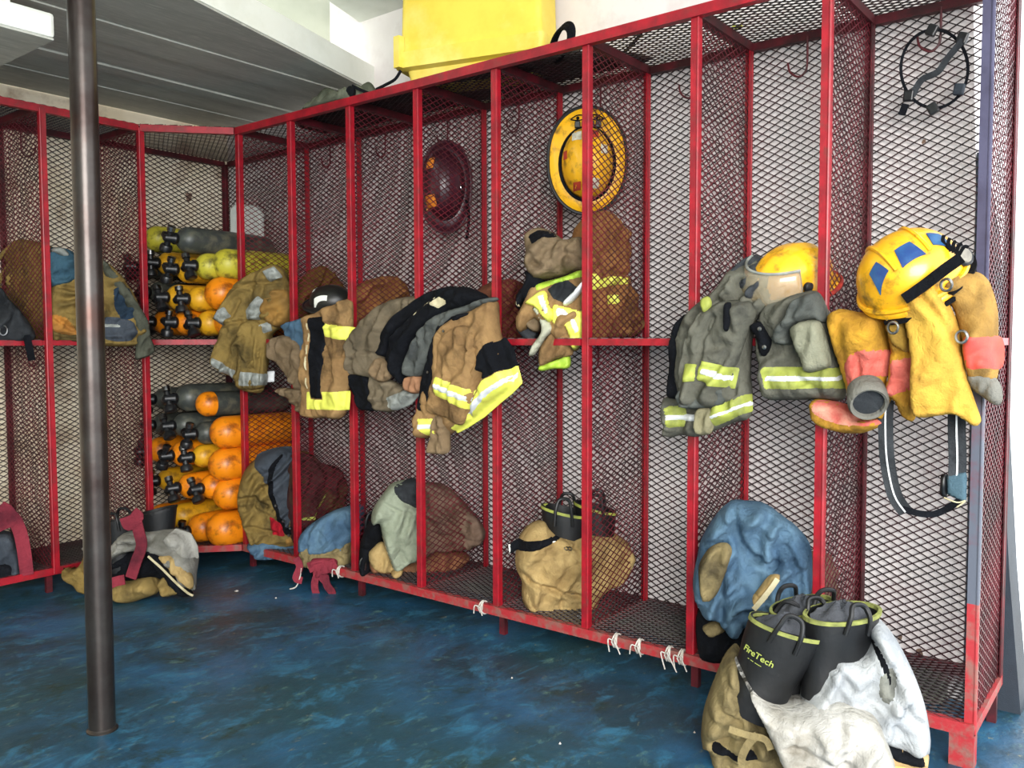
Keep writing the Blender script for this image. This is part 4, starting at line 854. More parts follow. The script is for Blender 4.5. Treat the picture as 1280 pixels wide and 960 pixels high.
# 6 head harness hanging in bay seven
t = thing('head_harness', 'black adjustable head harness ring hanging on hook in the rightmost bay', 'harness', at(0, .06, 1168, 85))
ph_ = Pl((.07, 3.55, 1.9), (.95,.3,0)); ring = [(1168+42*math.cos(q)*1.0, 86+49*math.sin(q)) for q in [2*PI*k/40 for k in range(40)]]
R3 = [ph_.pt(q, .012*math.sin(i*.5)) for i, q in enumerate(ring)]
MB().ribbon(R3+[R3[0]], .008, .004, (.95,.3,.0)).build('ring_band', BLK, t)
MB().ribbon(curve([ph_.pt(q, .02) for q in [(1204,50),(1185,72),(1172,90),(1152,100),(1140,120)]], 5), .018, .004, (.95,.3,0)).build('strap', DGREY, t)
for q in ((1203,48),(1136,120),(1166,136),(1199,112),(1165,38)):
    p = ph_.pt(q, .012); MB().box((-.008,-.014,-.016), (.010,.014,.016), Matrix.Translation(p) @ Matrix.Rotation(random.uniform(-.5,.5), 4, 'X')).build('buckle', BLKM if q[0] != 1199 else SLATE, t, bevel=.004)
p = ph_.pt((1132,130), .012); MB().ribbon([p, p+Vector((0,-.01,-.03))], .02, .005, (1,.3,0)).build('strap_end', BLK, t)

# ------------------------------------------------------------------ rubber boots
def boot(name, label, base, axis, turn, H=.30, a=.088, b=.062, line=LIMED, loops=True, foot=True, liner=None, text=False, group=None, toe=1):
    """shaft stands along axis; local x = toe direction"""
    t = thing(name, label, 'boot', base, basis(axis, turn), group); n = 32
    prof = [(.80,0),(.84,.05),(.82,.10),(.86,.16),(.94,.22),(1,.27),(1.02,H)]
    V = []; 
    def ring(k, z, e=0): return [(k*a*math.cos(2*PI*i/n)+e*math.cos(2*PI*i/n), k*b*math.sin(2*PI*i/n)+e*math.sin(2*PI*i/n), z*(H/.30)+(.018*math.cos(2*PI*i/n) if z > .2 else 0)) for i in range(n)]
    rings = [ring(k, z if z < .3 else .3) for k, z in prof]; rings[-1] = ring(1.02, .3)
    inn = [ring(1.02, .3, -.006)]+[ring(k, z, -.006) for k, z in prof[::-1][1:5]]
    R2 = rings+inn; V = [p for r_ in R2 for p in r_]; F = [(j*n+i, j*n+(i+1)%n, (j+1)*n+(i+1)%n, (j+1)*n+i) for j in range(len(R2)-1) for i in range(n)]
    F.append(tuple(range((len(R2)-1)*n, len(R2)*n)))
    MB().add(V, F).build('shaft', BLACK, t, smooth=True, local=True)
    zr = H/.30
    r0 = [(1.03*a*math.cos(2*PI*i/n)+.001*math.cos(2*PI*i/n), 1.03*b*math.sin(2*PI*i/n)+.001*math.sin(2*PI*i/n), .292*zr+.018*math.cos(2*PI*i/n)) for i in range(n)]
    mbr = MB(); 
    for i in range(n):
        p = r0[i]; q = r0[(i+1)%n]; k = len(mbr.v); e = 1.012
        mbr.add([(p[0],p[1],p[2]-.004),(q[0],q[1],q[2]-.004),(q[0],q[1],q[2]+.006),(p[0],p[1],p[2]+.006),(p[0]*.9,p[1]*.9,p[2]-.004),(q[0]*.9,q[1]*.9,q[2]-.004),(q[0]*.9,q[1]*.9,q[2]+.006),(p[0]*.9,p[1]*.9,p[2]+.006)], [(0,1,2,3),(3,2,6,7),(5,4,7,6)])
    mbr.build('rim_band', line, t, 'dull yellow green rim band', local=True)
    if foot:
        V = []; F = []; m_ = 24; st_ = 12
        for j in range(st_+1):
            u = j/st_; x = -.085+.27*u; wv = b*(.62+.42*math.sin(PI*min(1,u*.95+.12)))*(1 if u < .9 else math.sqrt(max(.05,1-((u-.9)/.105)**2))); hh = (.10-.045*u) if u < .9 else .055*math.sqrt(max(.05,1-((u-.9)/.105)**2))
            for i in range(m_):
                q = 2*PI*i/m_; V.append((x, wv*math.cos(q), max(-.03, -.0+hh*math.sin(q)*(1 if math.sin(q) > 0 else .4))))
        F = [(j*m_+i, j*m_+(i+1)%m_, (j+1)*m_+(i+1)%m_, (j+1)*m_+i) for j in range(st_) for i in range(m_)]+[tuple(range(m_))[::-1], tuple(range(st_*m_, (st_+1)*m_))]
        MB().add(V, F).build('foot', BLACK, t, smooth=True, local=True)
        MB().box((-.09,-b*.9,-.045), (.18,b*.9,-.028)).build('sole', BLKM, t, local=True, bevel=.01)
    if loops:
        for s in (-1, 1):
            MB().tube(curve([(s*.0-.035, s*b*.98, .25*zr), (-.03, s*b*1.05, .31*zr), (-.02, s*b*.9, .345*zr), (.012, s*b*.9, .345*zr), (.025, s*b*1.05, .31*zr), (.03, s*b*.98, .25*zr)], 5), .006, 8).build('pull_loop', BLACK, t, smooth=True, local=True)
    if liner:
        V = []; F = []
        for j in range(6):
            k = 1-j/6
            for i in range(24):
                q = 2*PI*i/24; zz_ = (.26+.065*(1-k*k))*zr+.012*math.sin(q*3+j); V.append(((k*a*.85)*math.cos(q), (k*b*.85)*math.sin(q), zz_))
        F = [(j*24+i, j*24+(i+1)%24, (j+1)*24+(i+1)%24, (j+1)*24+i) for j in range(5) for i in range(24)]+[tuple(range(5*24, 6*24))]
        MB().add(V, F).build('liner', liner, t, 'grey felt liner', smooth=True, local=True)
    return t
vdir = Vector((.786,.618,0)); rdir = Vector((-.618,.786,0))

# ------------------------------------------------------------------ bundles on the locker floor
# B1 olive coat with clipped strap, left of second post
pb1 = diag(0,.15,.32)
t = coat('bunker_gear', 'heap of olive and slate coat with black clip strap beside the lowest cylinders', 'bundle', pb1)
c4 = K(170,460,3.2)
bd = puff('body', t, pb1, c4([(408,500),(425,430),(460,380),(520,335),(580,320),(640,330),(700,350),(700,480),(690,600),(650,700),(600,722),(520,715),(460,700),(435,640),(412,580),(405,540)]), OLIVE, T=.10, back=.10, R=.06, fold=(40,.014,.05), creases=[(c4([(410,530),(470,520),(520,560)]),.03,.010),(c4([(440,640),(500,650),(560,660)]),.02,.009)])
patch('panel', bd, c4([(468,372),(540,330),(630,330),(640,420),(630,540),(612,640),(590,640),(560,560),(535,470)]), cloth('slate_lining', '4a5058', '383e46'), lift=.006, smooth=True, label='slate grey lining')
patch('strap', bd, c4([(528,440),(535,390),(575,345),(595,345),(562,400),(556,470),(572,560),(610,630),(632,655),(600,660),(548,560)]), BLK, lift=.010, smooth=True, label='black curved strap')
patch('panel', bd, c4([(532,595),(585,615),(600,668),(545,668)]), REDC, lift=.009, label='red patch')
patch('panel', bd, c4([(600,680),(640,670),(640,720),(600,715)]), mat('cloth_ochre_tan','9c7434'), lift=.008, label='ochre patch')
for q in ((545,505),(560,550),(590,612),(612,668),(618,640)):
    p = pb1.pt(c4([q])[0], .115); MB().lathe([(.006,0),(.008,.004),(.004,.01)], 10, Matrix.Translation(p) @ Vector(vdir).to_track_quat('Z','Y').to_matrix().to_4x4()).build('clip', CHROME, t, smooth=True)
# blue piece under it
t = coat('trousers', 'blue trousers folded on the rail under the olive heap', 'trousers', Pl((D,Y0+.15,.1),(.8,.6,0)))
puff('leg', t, Pl((D+.0,Y0+.12,.15),(.8,.6,0)), c4([(450,700),(520,690),(600,712),(650,715),(650,760),(560,765),(500,768),(470,745)]), LBLUE, T=.05, back=.08, R=.03, fold=(10,.010,.04))
# dark maroon coat seen through divider mesh
pm1 = Pl((.2, Y0+W-.055, .4), (.1,1,0))
t = coat('jacket', 'dark maroon brown coat with lime line, crumpled behind second divider mesh', 'coat', pm1)
bd = puff('body', t, pm1, c4([(640,380),(700,345),(745,380),(800,395),(835,440),(840,520),(790,590),(700,650),(645,700)]), cloth('dark_maroon', '4a2c2c', '38201f', '5a4630'), T=.03, back=.12, R=.05, fold=(60,.012,.05))
patch('band', bd, c4([(660,600),(700,590),(740,540),(765,500),(770,510),(745,555),(705,605),(662,612)]), LIMED, label='thin lime line', lift=.005)
# B2 blue trousers with red suspenders in bay one
pb2 = Pl((.36, Y0+W+.15, .2), (.86,.5,0))
t = coat('trousers', 'blue trousers with tan cuff and knotted red suspenders spilling over the bottom rail', 'trousers', pb2)
bd = puff('leg', t, pb2, c4([(662,700),(672,650),(720,610),(790,570),(862,550),(900,560),(905,640),(870,700),(860,735),(760,740),(680,735)]), LBLUE, T=.10, back=.10, R=.06, fold=(20,.010,.05))
puff('cuff', t, pb2, c4([(664,715),(720,706),(800,708),(858,690),(866,730),(850,790),(800,800),(745,790),(700,795),(668,770)]), KHAKI, T=.07, back=.07, R=.03, off=.035, fold=(80,.014,.03), label='khaki cuff')
for pts, w_ in (([(640,760),(655,795),(640,840),(665,850)], .03), ([(690,800),(720,790),(760,800),(800,780)], .045), ([(730,810),(715,860),(720,900),(735,925)], .03), ([(755,830),(765,870),(785,900),(770,925)], .032), ([(760,790),(740,820),(760,850)], .04)):
    MB().ribbon(curve([pb2.pt(q, .12) for q in c4(pts)], 5), w_, .006, vdir+Vector((0,0,.2))).build('suspender', MAR, t, label='faded red suspender')
puff('knot', t, pb2, c4([(700,770),(740,760),(800,765),(800,800),(760,830),(715,835)]), MAR, T=.03, back=.02, R=.02, off=.10, fold=(30,.008,.03), label='faded red suspender knot')
MB().tube(curve([pb2.pt(q, .12) for q in c4([(662,800),(655,840),(640,875),(615,884)])], 5), .003, 6).build('lace', WHT, t, smooth=True)
# B3 pale green hood bundle in bay two
k9 = K(420,560,3.2); pb3 = diag(2,.17,.26)
t = coat('bunker_gear', 'pale green and brown coat bundle with dark opening, third bay floor', 'bundle', pb3)
rt = puff('body', t, pb3, k9([(330,150),(380,138),(440,150),(500,200),(560,270),(598,330),(580,375),(530,402),(460,410),(390,415),(340,440),(300,380),(300,220)]), cloth('brown_grey', '7a6456', '64503f', '4c3c30'), T=.09, back=.10, R=.06, fold=(120,.014,.045))
puff('lower_leg', t, pb3, k9([(128,430),(150,400),(190,380),(240,450),(330,440),(400,400),(520,420),(530,450),(480,485),(400,505),(300,512),(240,518),(180,492),(140,490)]), mat('cloth_brick_tan', '8a5c3c', '6c4830', 9, bump=.4), T=.08, back=.10, R=.04, off=-.03, fold=(30,.012,.05))
puff('lower_leg', t, pb3, k9([(128,430),(150,395),(190,375),(225,440),(240,490),(200,500),(150,485)]), SAND, T=.05, back=.04, R=.03, off=.04, fold=(60,.008,.04))
hd = puff('hood', t, pb3, k9([(140,290),(150,240),(190,180),(225,140),(290,125),(330,130),(335,250),(332,430),(290,460),(235,490),(205,420),(185,350),(172,300),(150,305)]), PALEG, T=.08, back=.04, R=.03, off=.05, fold=(75,.009,.05), creases=[(k9([(180,215),(240,250),(320,270)]),.01,.007)])
patch('opening', hd, k9([(230,160),(262,142),(330,135),(330,238),(285,225),(250,200)]), DGREY, lift=.006, smooth=True, label='dark hood opening')
patch('seam', hd, k9([(182,360),(190,362),(240,488),(232,490)]), CREAM, lift=.004, label='cream seam')
puff('hem', t, pb3, k9([(225,490),(262,478),(268,500),(240,520),(222,510)]), SAND, T=.04, back=.02, R=.015, off=.09, fold=(60,.006,.04))
t = coat('strap_bundle', 'black strap and dark bag standing left of the pale green hood', 'bag', pb3)
puff('body', t, Pl(pb3.pt(k9([(120,400)])[0]), (.7,.7,0)), k9([(92,430),(100,370),(130,300),(170,260),(190,320),(180,380),(140,430),(135,500),(95,500)]), BLK, T=.06, back=.05, R=.04, fold=(60,.009,.04))
MB().tube([pb3.pt((453.5+8*math.cos(q)*.45, 706+8*math.sin(q)), .06) for q in [2*PI*k/14 for k in range(14)]], .003, 6, closed=True).build('ring', CHROME, t, smooth=True)
bp = pb3.pt((476,625), -.08)
boot('rubber_boot', 'black rubber boot with pull loops behind the pale green hood, left one', pb3.pt((473,650), -.09)-Vector((0,0,.26)), (0,0,1), (.3,-.9,0), H=.26, a=.07, b=.055, line=BLACK, foot=False)
boot('rubber_boot', 'black rubber boot with pull loops poking out between the hood and third post', pb3.pt((530,640), -.07)-Vector((0,0,.26)), (0,0,1), (.3,-.9,0), H=.26, a=.07, b=.055, line=BLACK, foot=False)
# B4 sand bundle with boots in bay four
pb4 = diag(4,.185,.24)
t = coat('bunker_gear', 'sand coloured trousers bundled round boots in fifth bay with black waist strap', 'bundle', pb4)
bd = puff('body', t, pb4, k9([(718,470),(728,400),(742,350),(780,310),(830,292),(860,320),(920,345),(990,335),(1080,335),(1150,360),(1182,410),(1188,450),(1150,520),(1080,560),(1050,600),(1020,690),(960,700),(890,694),(820,680),(765,645),(745,600),(745,540)]), SAND, T=.09, back=.10, R=.06, fold=(60,.010,.06), creases=[(k9([(722,480),(780,540),(880,570),(980,600)]),.022,.008),(k9([(860,330),(900,360),(980,350)]),.015,.007),(k9([(900,400),(960,400),(1000,440)]),.012,.006),(k9([(900,590),(905,650)]),.012,.007),(k9([(760,560),(790,640)]),.014,.007)])
patch('waist_strap', bd, k9([(706,425),(722,392),(800,365),(905,352),(915,358),(850,385),(760,412),(712,442)]), BLK, lift=.007, smooth=True, label='black waist strap')
patch('label_tag', bd, k9([(962,655),(1010,650),(1012,682),(962,684)]), WHITEP, lift=.005, label='white label')
patch('strap_end', bd, k9([(702,402),(710,402),(716,440),(706,442)]), WHITEP, lift=.005, label='white strap end')
patch('tag', bd, k9([(862,362),(880,358),(885,375),(866,380)]), WHITEP, lift=.005, label='small white tag')
p = pb4.pt(k9([(935,403)])[0], .10)
for q in (0, 1): MB().tube([p+Vector((.004*q, .008*math.cos(a_)-.012*q, .006*math.sin(a_))) for a_ in [2*PI*i/10 for i in range(10)]], .002, 5, closed=True).build('ring', CHROME, t, smooth=True)
boot('rubber_boot', 'black rubber boot with lime rim standing inside sand coloured bundle, front one', pb4.pt((706,640), .0)-Vector((0,0,.29)), (0,0,1), (.45,-.85,0), H=.30, a=.085, b=.06, foot=False)
boot('rubber_boot', 'black rubber boot with lime rim inside sand coloured bundle, behind mesh divider', pb4.pt((744,636), .0)-Vector((0,0,.29)), (0,0,1), (.45,-.85,0), H=.30, a=.075, b=.055, foot=False)
# B5 blue trousers bundle in bay six
k10 = K(840,600,2.667); pb5 = Pl((.37, Y0+6*W+.20, .4), (.93,.37,0))
t = coat('trousers', 'rumpled blue trousers with khaki knee patches bundled between two posts near right end', 'trousers', pb5)
bd = puff('body', t, pb5, k10([(70,330),(85,250),(100,190),(150,110),(195,72),(240,72),(310,82),(380,130),(430,170),(462,220),(468,300),(465,370),(445,410),(400,442),(350,450),(300,470),(250,480),(220,518),(180,500),(155,460),(100,440),(75,390)]), LBLUE, T=.11, back=.13, R=.07, fold=(50,.018,.05), res=.007,
    creases=[(k10([(200,80),(210,160),(230,230),(290,270)]),.030,.011),(k10([(250,270),(330,290),(400,280)]),.026,.010),(k10([(160,300),(165,400),(160,470)]),.03,.011),(k10([(300,90),(330,150),(390,200)]),.02,.009),(k10([(380,230),(420,300),(430,370)]),.022,.010),(k10([(240,440),(300,455),(340,440)]),.02,.009)])
puff('knee_patch', t, pb5, k10([(88,300),(100,260),(130,222),(175,208),(198,225),(196,260),(175,320),(150,380),(120,405),(96,390)]), KHAKI, T=.045, back=.04, R=.02, off=.115, fold=(70,.006,.04), label='khaki knee patch')
puff('knee_patch', t, pb5, k10([(262,402),(290,360),(325,318),(362,318),(350,355),(315,400),(280,442)]), SAND, T=.035, back=.03, R=.015, off=.115, fold=(50,.006,.03), label='sand coloured knee patch')
MB().ribbon(curve([pb5.pt(q, .158) for q in k10([(272,432),(300,400),(330,362),(352,330)])], 5), .014, .006, (.9,.4,.3)).build('seam', CREAM, t, 'cream seam')
t = coat('bag', 'black gear bag under the rumpled blue trousers', 'bag', pb5)
puff('body', t, Pl((.33, Y0+6*W+.22, .2), (.93,.37,0)), k10([(82,450),(120,440),(200,480),(260,470),(340,440),(420,430),(440,500),(440,600),(200,605),(110,600),(85,560)]), BLK, T=.06, back=.12, R=.05, fold=(30,.010,.05))
puff('flap', t, Pl((.33, Y0+6*W+.22, .2), (.93,.37,0)), k10([(100,490),(150,470),(180,500),(130,520)]), KHAKI, T=.03, back=.02, R=.015, off=.055, fold=(30,.005,.05), label='khaki flap')
t = coat('jacket', 'brown rolled coat seen through mesh behind the boots, seventh bay', 'coat', pb5)
puff('body', t, Pl((.2, Y0+7*W-.06, .3), (.1,1,0)), k10([(500,260),(520,250),(535,300),(545,360),(560,420),(600,450),(580,480),(500,480)]), cloth('brown_grey', '7a6456'), T=.03, back=.10, R=.04, fold=(70,.010,.05))

# B6 large pale bundle on the floor at the right with boots
pb6 = Pl((.74, 3.36, .3), (.93,.37,0))
t = coat('bunker_gear', 'large pale grey lined trousers heaped round boots on the floor in front', 'bundle', pb6)
ol = puff('outer_leg', t, pb6, k10([(112,740),(135,680),(165,610),(205,572),(235,600),(262,680),(300,760),(335,830),(380,900),(420,975),(400,1010),(160,1010),(135,950),(122,880),(98,868),(100,800)]), KHAKI, T=.10, back=.14, R=.05, off=-.045, fold=(70,.014,.05), creases=[(k10([(170,640),(230,740),(300,850)]),.018,.009),(k10([(140,870),(260,850),(330,870)]),.02,.010)], label='khaki outer shell')
patch('strap', ol, k10([(140,868),(200,885),(280,905),(275,925),(190,910),(138,890)]), BLK, lift=.01, smooth=True, label='black strap')
MB().ribbon(curve([pb6.pt(q, .12) for q in k10([(285,850),(255,880),(232,930),(240,975)])], 5), .018, .005, (.9,.3,.4)).build('strap', KHAKI, t, 'khaki strap loop')
MB().ribbon(curve([pb6.pt(q, .12) for q in k10([(190,830),(250,850),(310,865),(330,900)])], 5), .016, .005, (.9,.3,.4)).build('strap', KHAKI, t, 'khaki strap loop')
up = puff('lining', t, pb6, k10([(440,640),(470,590),(540,568),(620,575),(660,540),(655,490),(690,478),(740,520),(780,590),(820,680),(850,780),(862,890),(830,900),(760,885),(690,850),(600,800),(500,760),(430,740)]), PALE, T=.09, back=.16, R=.06, off=-.03, fold=(60,.014,.05), creases=[(k10([(680,560),(720,620),(745,700)]),.02,.010),(k10([(500,600),(560,640),(600,700)]),.016,.008)], seed=91)
patch('stain', up, k10([(690,650),(740,630),(752,700),(720,745),(690,720)]), cloth('oily_black', '5a5c58', '8a8a80'), lift=.003, smooth=True, label='dark stained patch')
patch('strap', up, k10([(672,560),(690,560),(730,640),(738,690),(722,690),(705,640)]), BLK, lift=.005, smooth=True, label='black strap')
lo = puff('lining', t, pb6, k10([(208,575),(228,620),(270,700),(330,745),(400,762),(500,745),(600,755),(680,800),(720,880),(745,960),(740,1010),(430,1010),(400,950),(340,870),(300,790),(250,690),(215,620)]), cloth('pale_dirty', 'bdbab4', 'a8a49a', '8a8478'), T=.11, back=.14, R=.035, off=.055, fold=(35,.016,.055), creases=[(k10([(440,780),(520,830),(620,850)]),.018,.010),(k10([(400,900),(500,920),(600,960)]),.016,.010)])
hm = puff('hem', t, pb6, k10([(690,850),(760,880),(850,905),(848,960),(800,985),(745,990),(710,930)]), mat('cloth_tan_hem', 'c0a070', 'a08458', 12, bump=.4), T=.05, back=.12, R=.03, off=.0, fold=(20,.006,.05))
patch('hem_band', hm, k10([(700,868),(760,900),(840,930),(845,958),(800,955),(745,935),(712,905)]), BLK, lift=.006, label='black hem band')
patch('hem_band', hm, k10([(725,945),(800,965),(790,985),(740,985)]), LEMON, lift=.006, label='pale yellow hem edge')
FEL = cloth('felt', '55575c', '44464b')
ax1 = (rdir*.42+Vector((0,0,1))+vdir*.10).normalized()
b1 = boot('rubber_boot', 'black boot with yellow green maker lettering, leaning in the pale bundle', pb6.pt((944,868), .0)-ax1*.05, ax1, (rdir*1.0+vdir*.30-Vector((0,0,.42))), H=.25, a=.092, b=.070, foot=False, liner=FEL, line=mat('rim_lime', '90954e', '6c703c', 30))
TXT = mat('print_lime', '9ca64e', '8a9446', 30)
def boot_text(s, size, z, ang0):
    # wrap lettering round the shaft: bend a flat text mesh on to the ellipse
    cu = bpy.data.curves.new('txt', 'FONT'); cu.body = s; cu.size = size; cu.extrude = .0006; cu.align_x = 'CENTER'; cu.resolution_u = 3; cu.offset = size*.012
    o = bpy.data.objects.new('txt', cu); C.objects.link(o); dg = bpy.context.evaluated_depsgraph_get(); me = bpy.data.meshes.new_from_object(o.evaluated_get(dg)); bpy.data.objects.remove(o)
    for v in me.vertices:
        x, y, q = v.co; k = .98; an = ang0+x/.078; A_ = .092*k+.003; B2 = .070*k+.003
        v.co = ((A_+q)*math.cos(an), (B2+q)*math.sin(an), z+y)
    me.materials.clear(); me.materials.append(TXT); return link(bpy.data.objects.new('lettering', me), b1, 'yellow green printed lettering')
loc_cam = b1.matrix_world.inverted() if False else None
Bm = basis(ax1, (rdir*1.0+vdir*.30-Vector((0,0,.42)))); cl = Bm.inverted() @ (CP-Vector(b1.location)); a0 = math.atan2(cl.y/.070, cl.x/.092)
boot_text('FireTech', .021, .155, a0-.38); boot_text('- -- ----', .012, .141, a0-.38)
ax2 = (rdir*.12+Vector((0,0,1))).normalized()
boot('rubber_boot', 'black boot with lime rim and two pull loops, right of pale bundle', pb6.pt((1038,872), -.02), ax2, (rdir-vdir*.3-Vector((0,0,.22))), H=.22, a=.098, b=.065, foot=False, liner=FEL, line=mat('rim_lime', 'a6ac5a'))
boot('rubber_boot', 'black boot behind the lettered boot, mostly hidden, with tall pull loop', pb6.pt((996,860), -.10), (rdir*.05+Vector((0,0,1))).normalized(), (rdir-vdir*.3-Vector((0,0,.2))), H=.22, a=.085, b=.06, foot=False, liner=FEL, line=mat('rim_lime', 'a6ac5a'))

# ------------------------------------------------------------------ left side
k1 = K(0,100,2.667); k2 = K(0,420,2.825); PL_ = lambda y, n=(.25,1,0): Pl((1.1, y, 1.2), n)
t = coat('jacket', 'brown coat heaped on the left shelf, seen through mesh beside left post', 'coat', PL_(.2))
puff('body', t, Pl((X0+WL-.05, .2, 1.2), (1,.1,0)), k1([(18,600),(30,560),(60,532),(95,535),(118,560),(124,600),(126,860),(80,865),(20,865),(16,700)]), OLIVE, T=.03, back=.12, R=.05, fold=(40,.012,.05))
pj = PL_(D+.02)
t = coat('jacket', 'near black jacket with hanging strap over the shelf at left edge', 'coat', pj)
puff('body', t, pj, k1([(-60,700),(0,690),(30,730),(65,765),(110,828),(118,860),(90,875),(0,872),(-60,875)]), DGREY, T=.05, back=.05, R=.04, fold=(40,.010,.05))
MB().ribbon(curve([pj.pt(q, .05) for q in k1([(88,850),(95,880),(100,905),(106,935)])], 4), .028, .004, (.2,1,0)).build('strap', BLK, t)
MB().tube([pj.pt((4+5*math.cos(q), 413+6*math.sin(q)), .06) for q in [2*PI*k/12 for k in range(12)]], .003, 6, closed=True).build('ring', CHROME, t, smooth=True)
pc2 = PL_(D-.02)
t = coat('turnout_coat', 'tan coat with slate sleeve folded on the shelf behind the pole', 'coat', pc2)
puff('lining', t, pc2, k1([(150,600),(165,560),(230,565),(262,600),(262,660),(200,690),(158,680)]), cloth('teal_navy', '3c5a6a', '2c4450', '20343e'), T=.05, back=.08, R=.04, fold=(20,.010,.05), label='dull blue lining')
puff('collar', t, pc2, k1([(160,570),(200,556),(232,580),(218,590),(180,575)]), REFLD, T=.02, back=.02, R=.012, off=.045, fold=(20,.002,.05), label='pale collar tab')
bd = puff('body', t, pc2, k1([(162,760),(168,700),(205,650),(240,610),(300,590),(345,600),(400,650),(450,720),(480,800),(482,860),(440,888),(330,885),(230,872),(170,866)]), OLIVE, T=.06, back=.12, R=.05, fold=(10,.012,.05), creases=[(k1([(170,780),(240,830),(330,840)]),.02,.009),(k1([(170,840),(260,860),(400,866)]),.02,.008),(k1([(200,690),(260,700),(330,760)]),.02,.009)])
patch('panel', bd, k1([(168,785),(215,790),(258,835),(256,852),(210,848),(170,830)]), mat('cloth_bright_ochre', 'b87c30', '9c6a2c', 10, bump=.4), smooth=True, label='ochre fold')
patch('panel', bd, k1([(335,800),(380,790),(445,810),(440,868),(345,862)]), cloth('slate_lining', '4a5058'), lift=.005, smooth=True, label='slate grey panel')
patch('panel', bd, k1([(375,700),(430,695),(455,780),(410,800),(388,770)]), NAVY, lift=.005, smooth=True, label='navy panel')
patch('band', bd, k1([(340,808),(405,812),(402,830),(342,828)]), REFLD, lift=.006, label='dirty silver band')
puff('sleeve', t, pc2, k1([(328,592),(345,598),(400,660),(450,730),(492,800),(500,850),(516,905),(470,930),(450,925),(455,860),(440,790),(400,720),(350,650)]), cloth('slate_olive', '56584c', '44463c', '303028'), T=.035, back=.02, R=.02, off=.045, fold=(50,.006,.04), label='slate olive sleeve')
# left floor trousers with red suspenders
pf = Pl((X0+WL+.15, .30, .3), (.3,1,0))
t = coat('trousers', 'grey trousers with wide red suspenders in the leftmost locker', 'trousers', pf)
puff('body', t, pf, k2([(-80,700),(-20,690),(40,695),(62,740),(80,800),(85,850),(0,862),(-80,862)]), cloth('slate_lining', '4a5058'), T=.08, back=.10, R=.05, fold=(60,.010,.05))
puff('lower', t, pf, k2([(-80,800),(40,795),(70,810),(72,860),(0,864),(-80,864)]), BLK, T=.08, back=.06, R=.03, off=.02, fold=(10,.008,.05))
for pts, w_ in (([(-30,640),(10,630),(45,640),(70,690),(85,760),(95,845)], .05), ([(-40,690),(0,670),(40,650),(30,620),(0,600)], .045)):
    MB().ribbon(curve([pf.pt(q, .11) for q in k2(pts)], 5), w_, .006, (.4,1,.2)).build('suspender', MAR, t, label='wide faded red suspender')
# bundle with boots on the floor beside the pole
pg = Pl((.98, .72, .15), vdir)
t = coat('bunker_gear', 'grey and tan trousers collapsed on floor behind the pole with red suspender', 'bundle', pg)
puff('shell', t, pg, k2([(222,815),(250,830),(290,800),(310,740),(345,735),(370,800),(380,915),(320,915),(255,870)]), OLIVE, T=.06, back=.12, R=.04, off=-.02, fold=(40,.010,.05), label='olive shell')
puff('lower_leg', t, pg, k2([(330,850),(400,850),(460,862),(520,845),(555,865),(558,905),(510,925),(470,937),(400,922),(330,915)]), cloth('dirty_ochre', '9c8450', '7c6a40', '5a4c30'), T=.08, back=.08, R=.04, off=.03, fold=(20,.009,.05), creases=[(k2([(440,868),(490,872)]),.015,.008)])
puff('lower_leg', t, pg, k2([(560,880),(575,850),(600,838),(640,860),(655,900),(620,912),(580,917)]), cloth('dirty_ochre', '9c8450'), T=.06, back=.06, R=.035, off=.03, fold=(20,.008,.05))
puff('inside', t, pg, k2([(350,790),(400,790),(470,750),(540,745),(600,800),(660,900),(600,870),(540,850),(460,865),(380,870),(340,850)]), BLK, T=.06, back=.10, R=.05, off=.0, fold=(20,.010,.05), label='black inside')
tp = puff('waist', t, pg, k2([(300,735),(390,738),(440,692),(520,690),(600,684),(655,705),(680,750),(688,800),(680,860),(676,912),(640,870),(600,810),(545,765),(500,755),(440,765),(390,800),(350,850),(335,800)]), cloth('grey_canvas', '8e8c84', '76746c', '5c5a52'), T=.07, back=.10, R=.04, off=.03, fold=(15,.009,.05))
patch('reinforcement', tp, k2([(575,725),(600,690),(655,708),(680,755),(684,800),(640,775),(600,750)]), cloth('pale_canvas', 'a8a69e', '908e86'), lift=.005, label='pale canvas patch')
patch('band', tp, k2([(395,775),(440,750),(500,735),(545,745),(600,780),(650,850),(672,905),(660,905),(630,855),(590,800),(545,765),(500,755),(440,768),(398,795)]), mat('grey_band', '77766e', '66655e', 12), lift=.004, smooth=True, label='darker grey band')
puff('side_panel', t, pg, k2([(555,775),(600,770),(640,800),(678,850),(680,895),(650,870),(610,835),(580,800)]), SAND, T=.04, back=.03, R=.02, off=.07, fold=(50,.006,.04))
puff('side_band', t, pg, k2([(520,752),(556,762),(600,820),(650,880),(682,915),(640,910),(590,860),(545,800)]), BLK, T=.04, back=.03, R=.015, off=.075, fold=(50,.004,.05), label='black side band')
MB().tube(curve([pg.pt(q, .12) for q in k2([(523,778),(570,820),(620,870),(660,905),(682,917)])], 5), .005, 6).build('piping', CREAM, t, smooth=True)
for pts, w_ in (([(440,640),(455,670),(490,640),(470,620)], .04), ([(475,630),(490,690),(500,740),(480,800),(462,855)], .045), ([(370,890),(400,870),(440,860)], .04)):
    MB().ribbon(curve([pg.pt(q, .13) for q in k2(pts)], 6), w_, .006, vdir+Vector((0,0,.15))).build('suspender', MAR, t, label='faded red suspender')
boot('rubber_boot', 'plain black rubber boot opening beside the lowest left cylinder', pg.pt((197,640), -.02)-Vector((0,0,.21)), (0,0,1), rdir, H=.22, a=.078, b=.065, line=BLACK, foot=False, loops=False)
boot('rubber_boot', 'plain black rubber boot between the pole and red suspender', pg.pt((148,652), .0)-Vector((0,0,.21)), (0,0,1), rdir, H=.22, a=.07, b=.06, line=BLACK, foot=False)

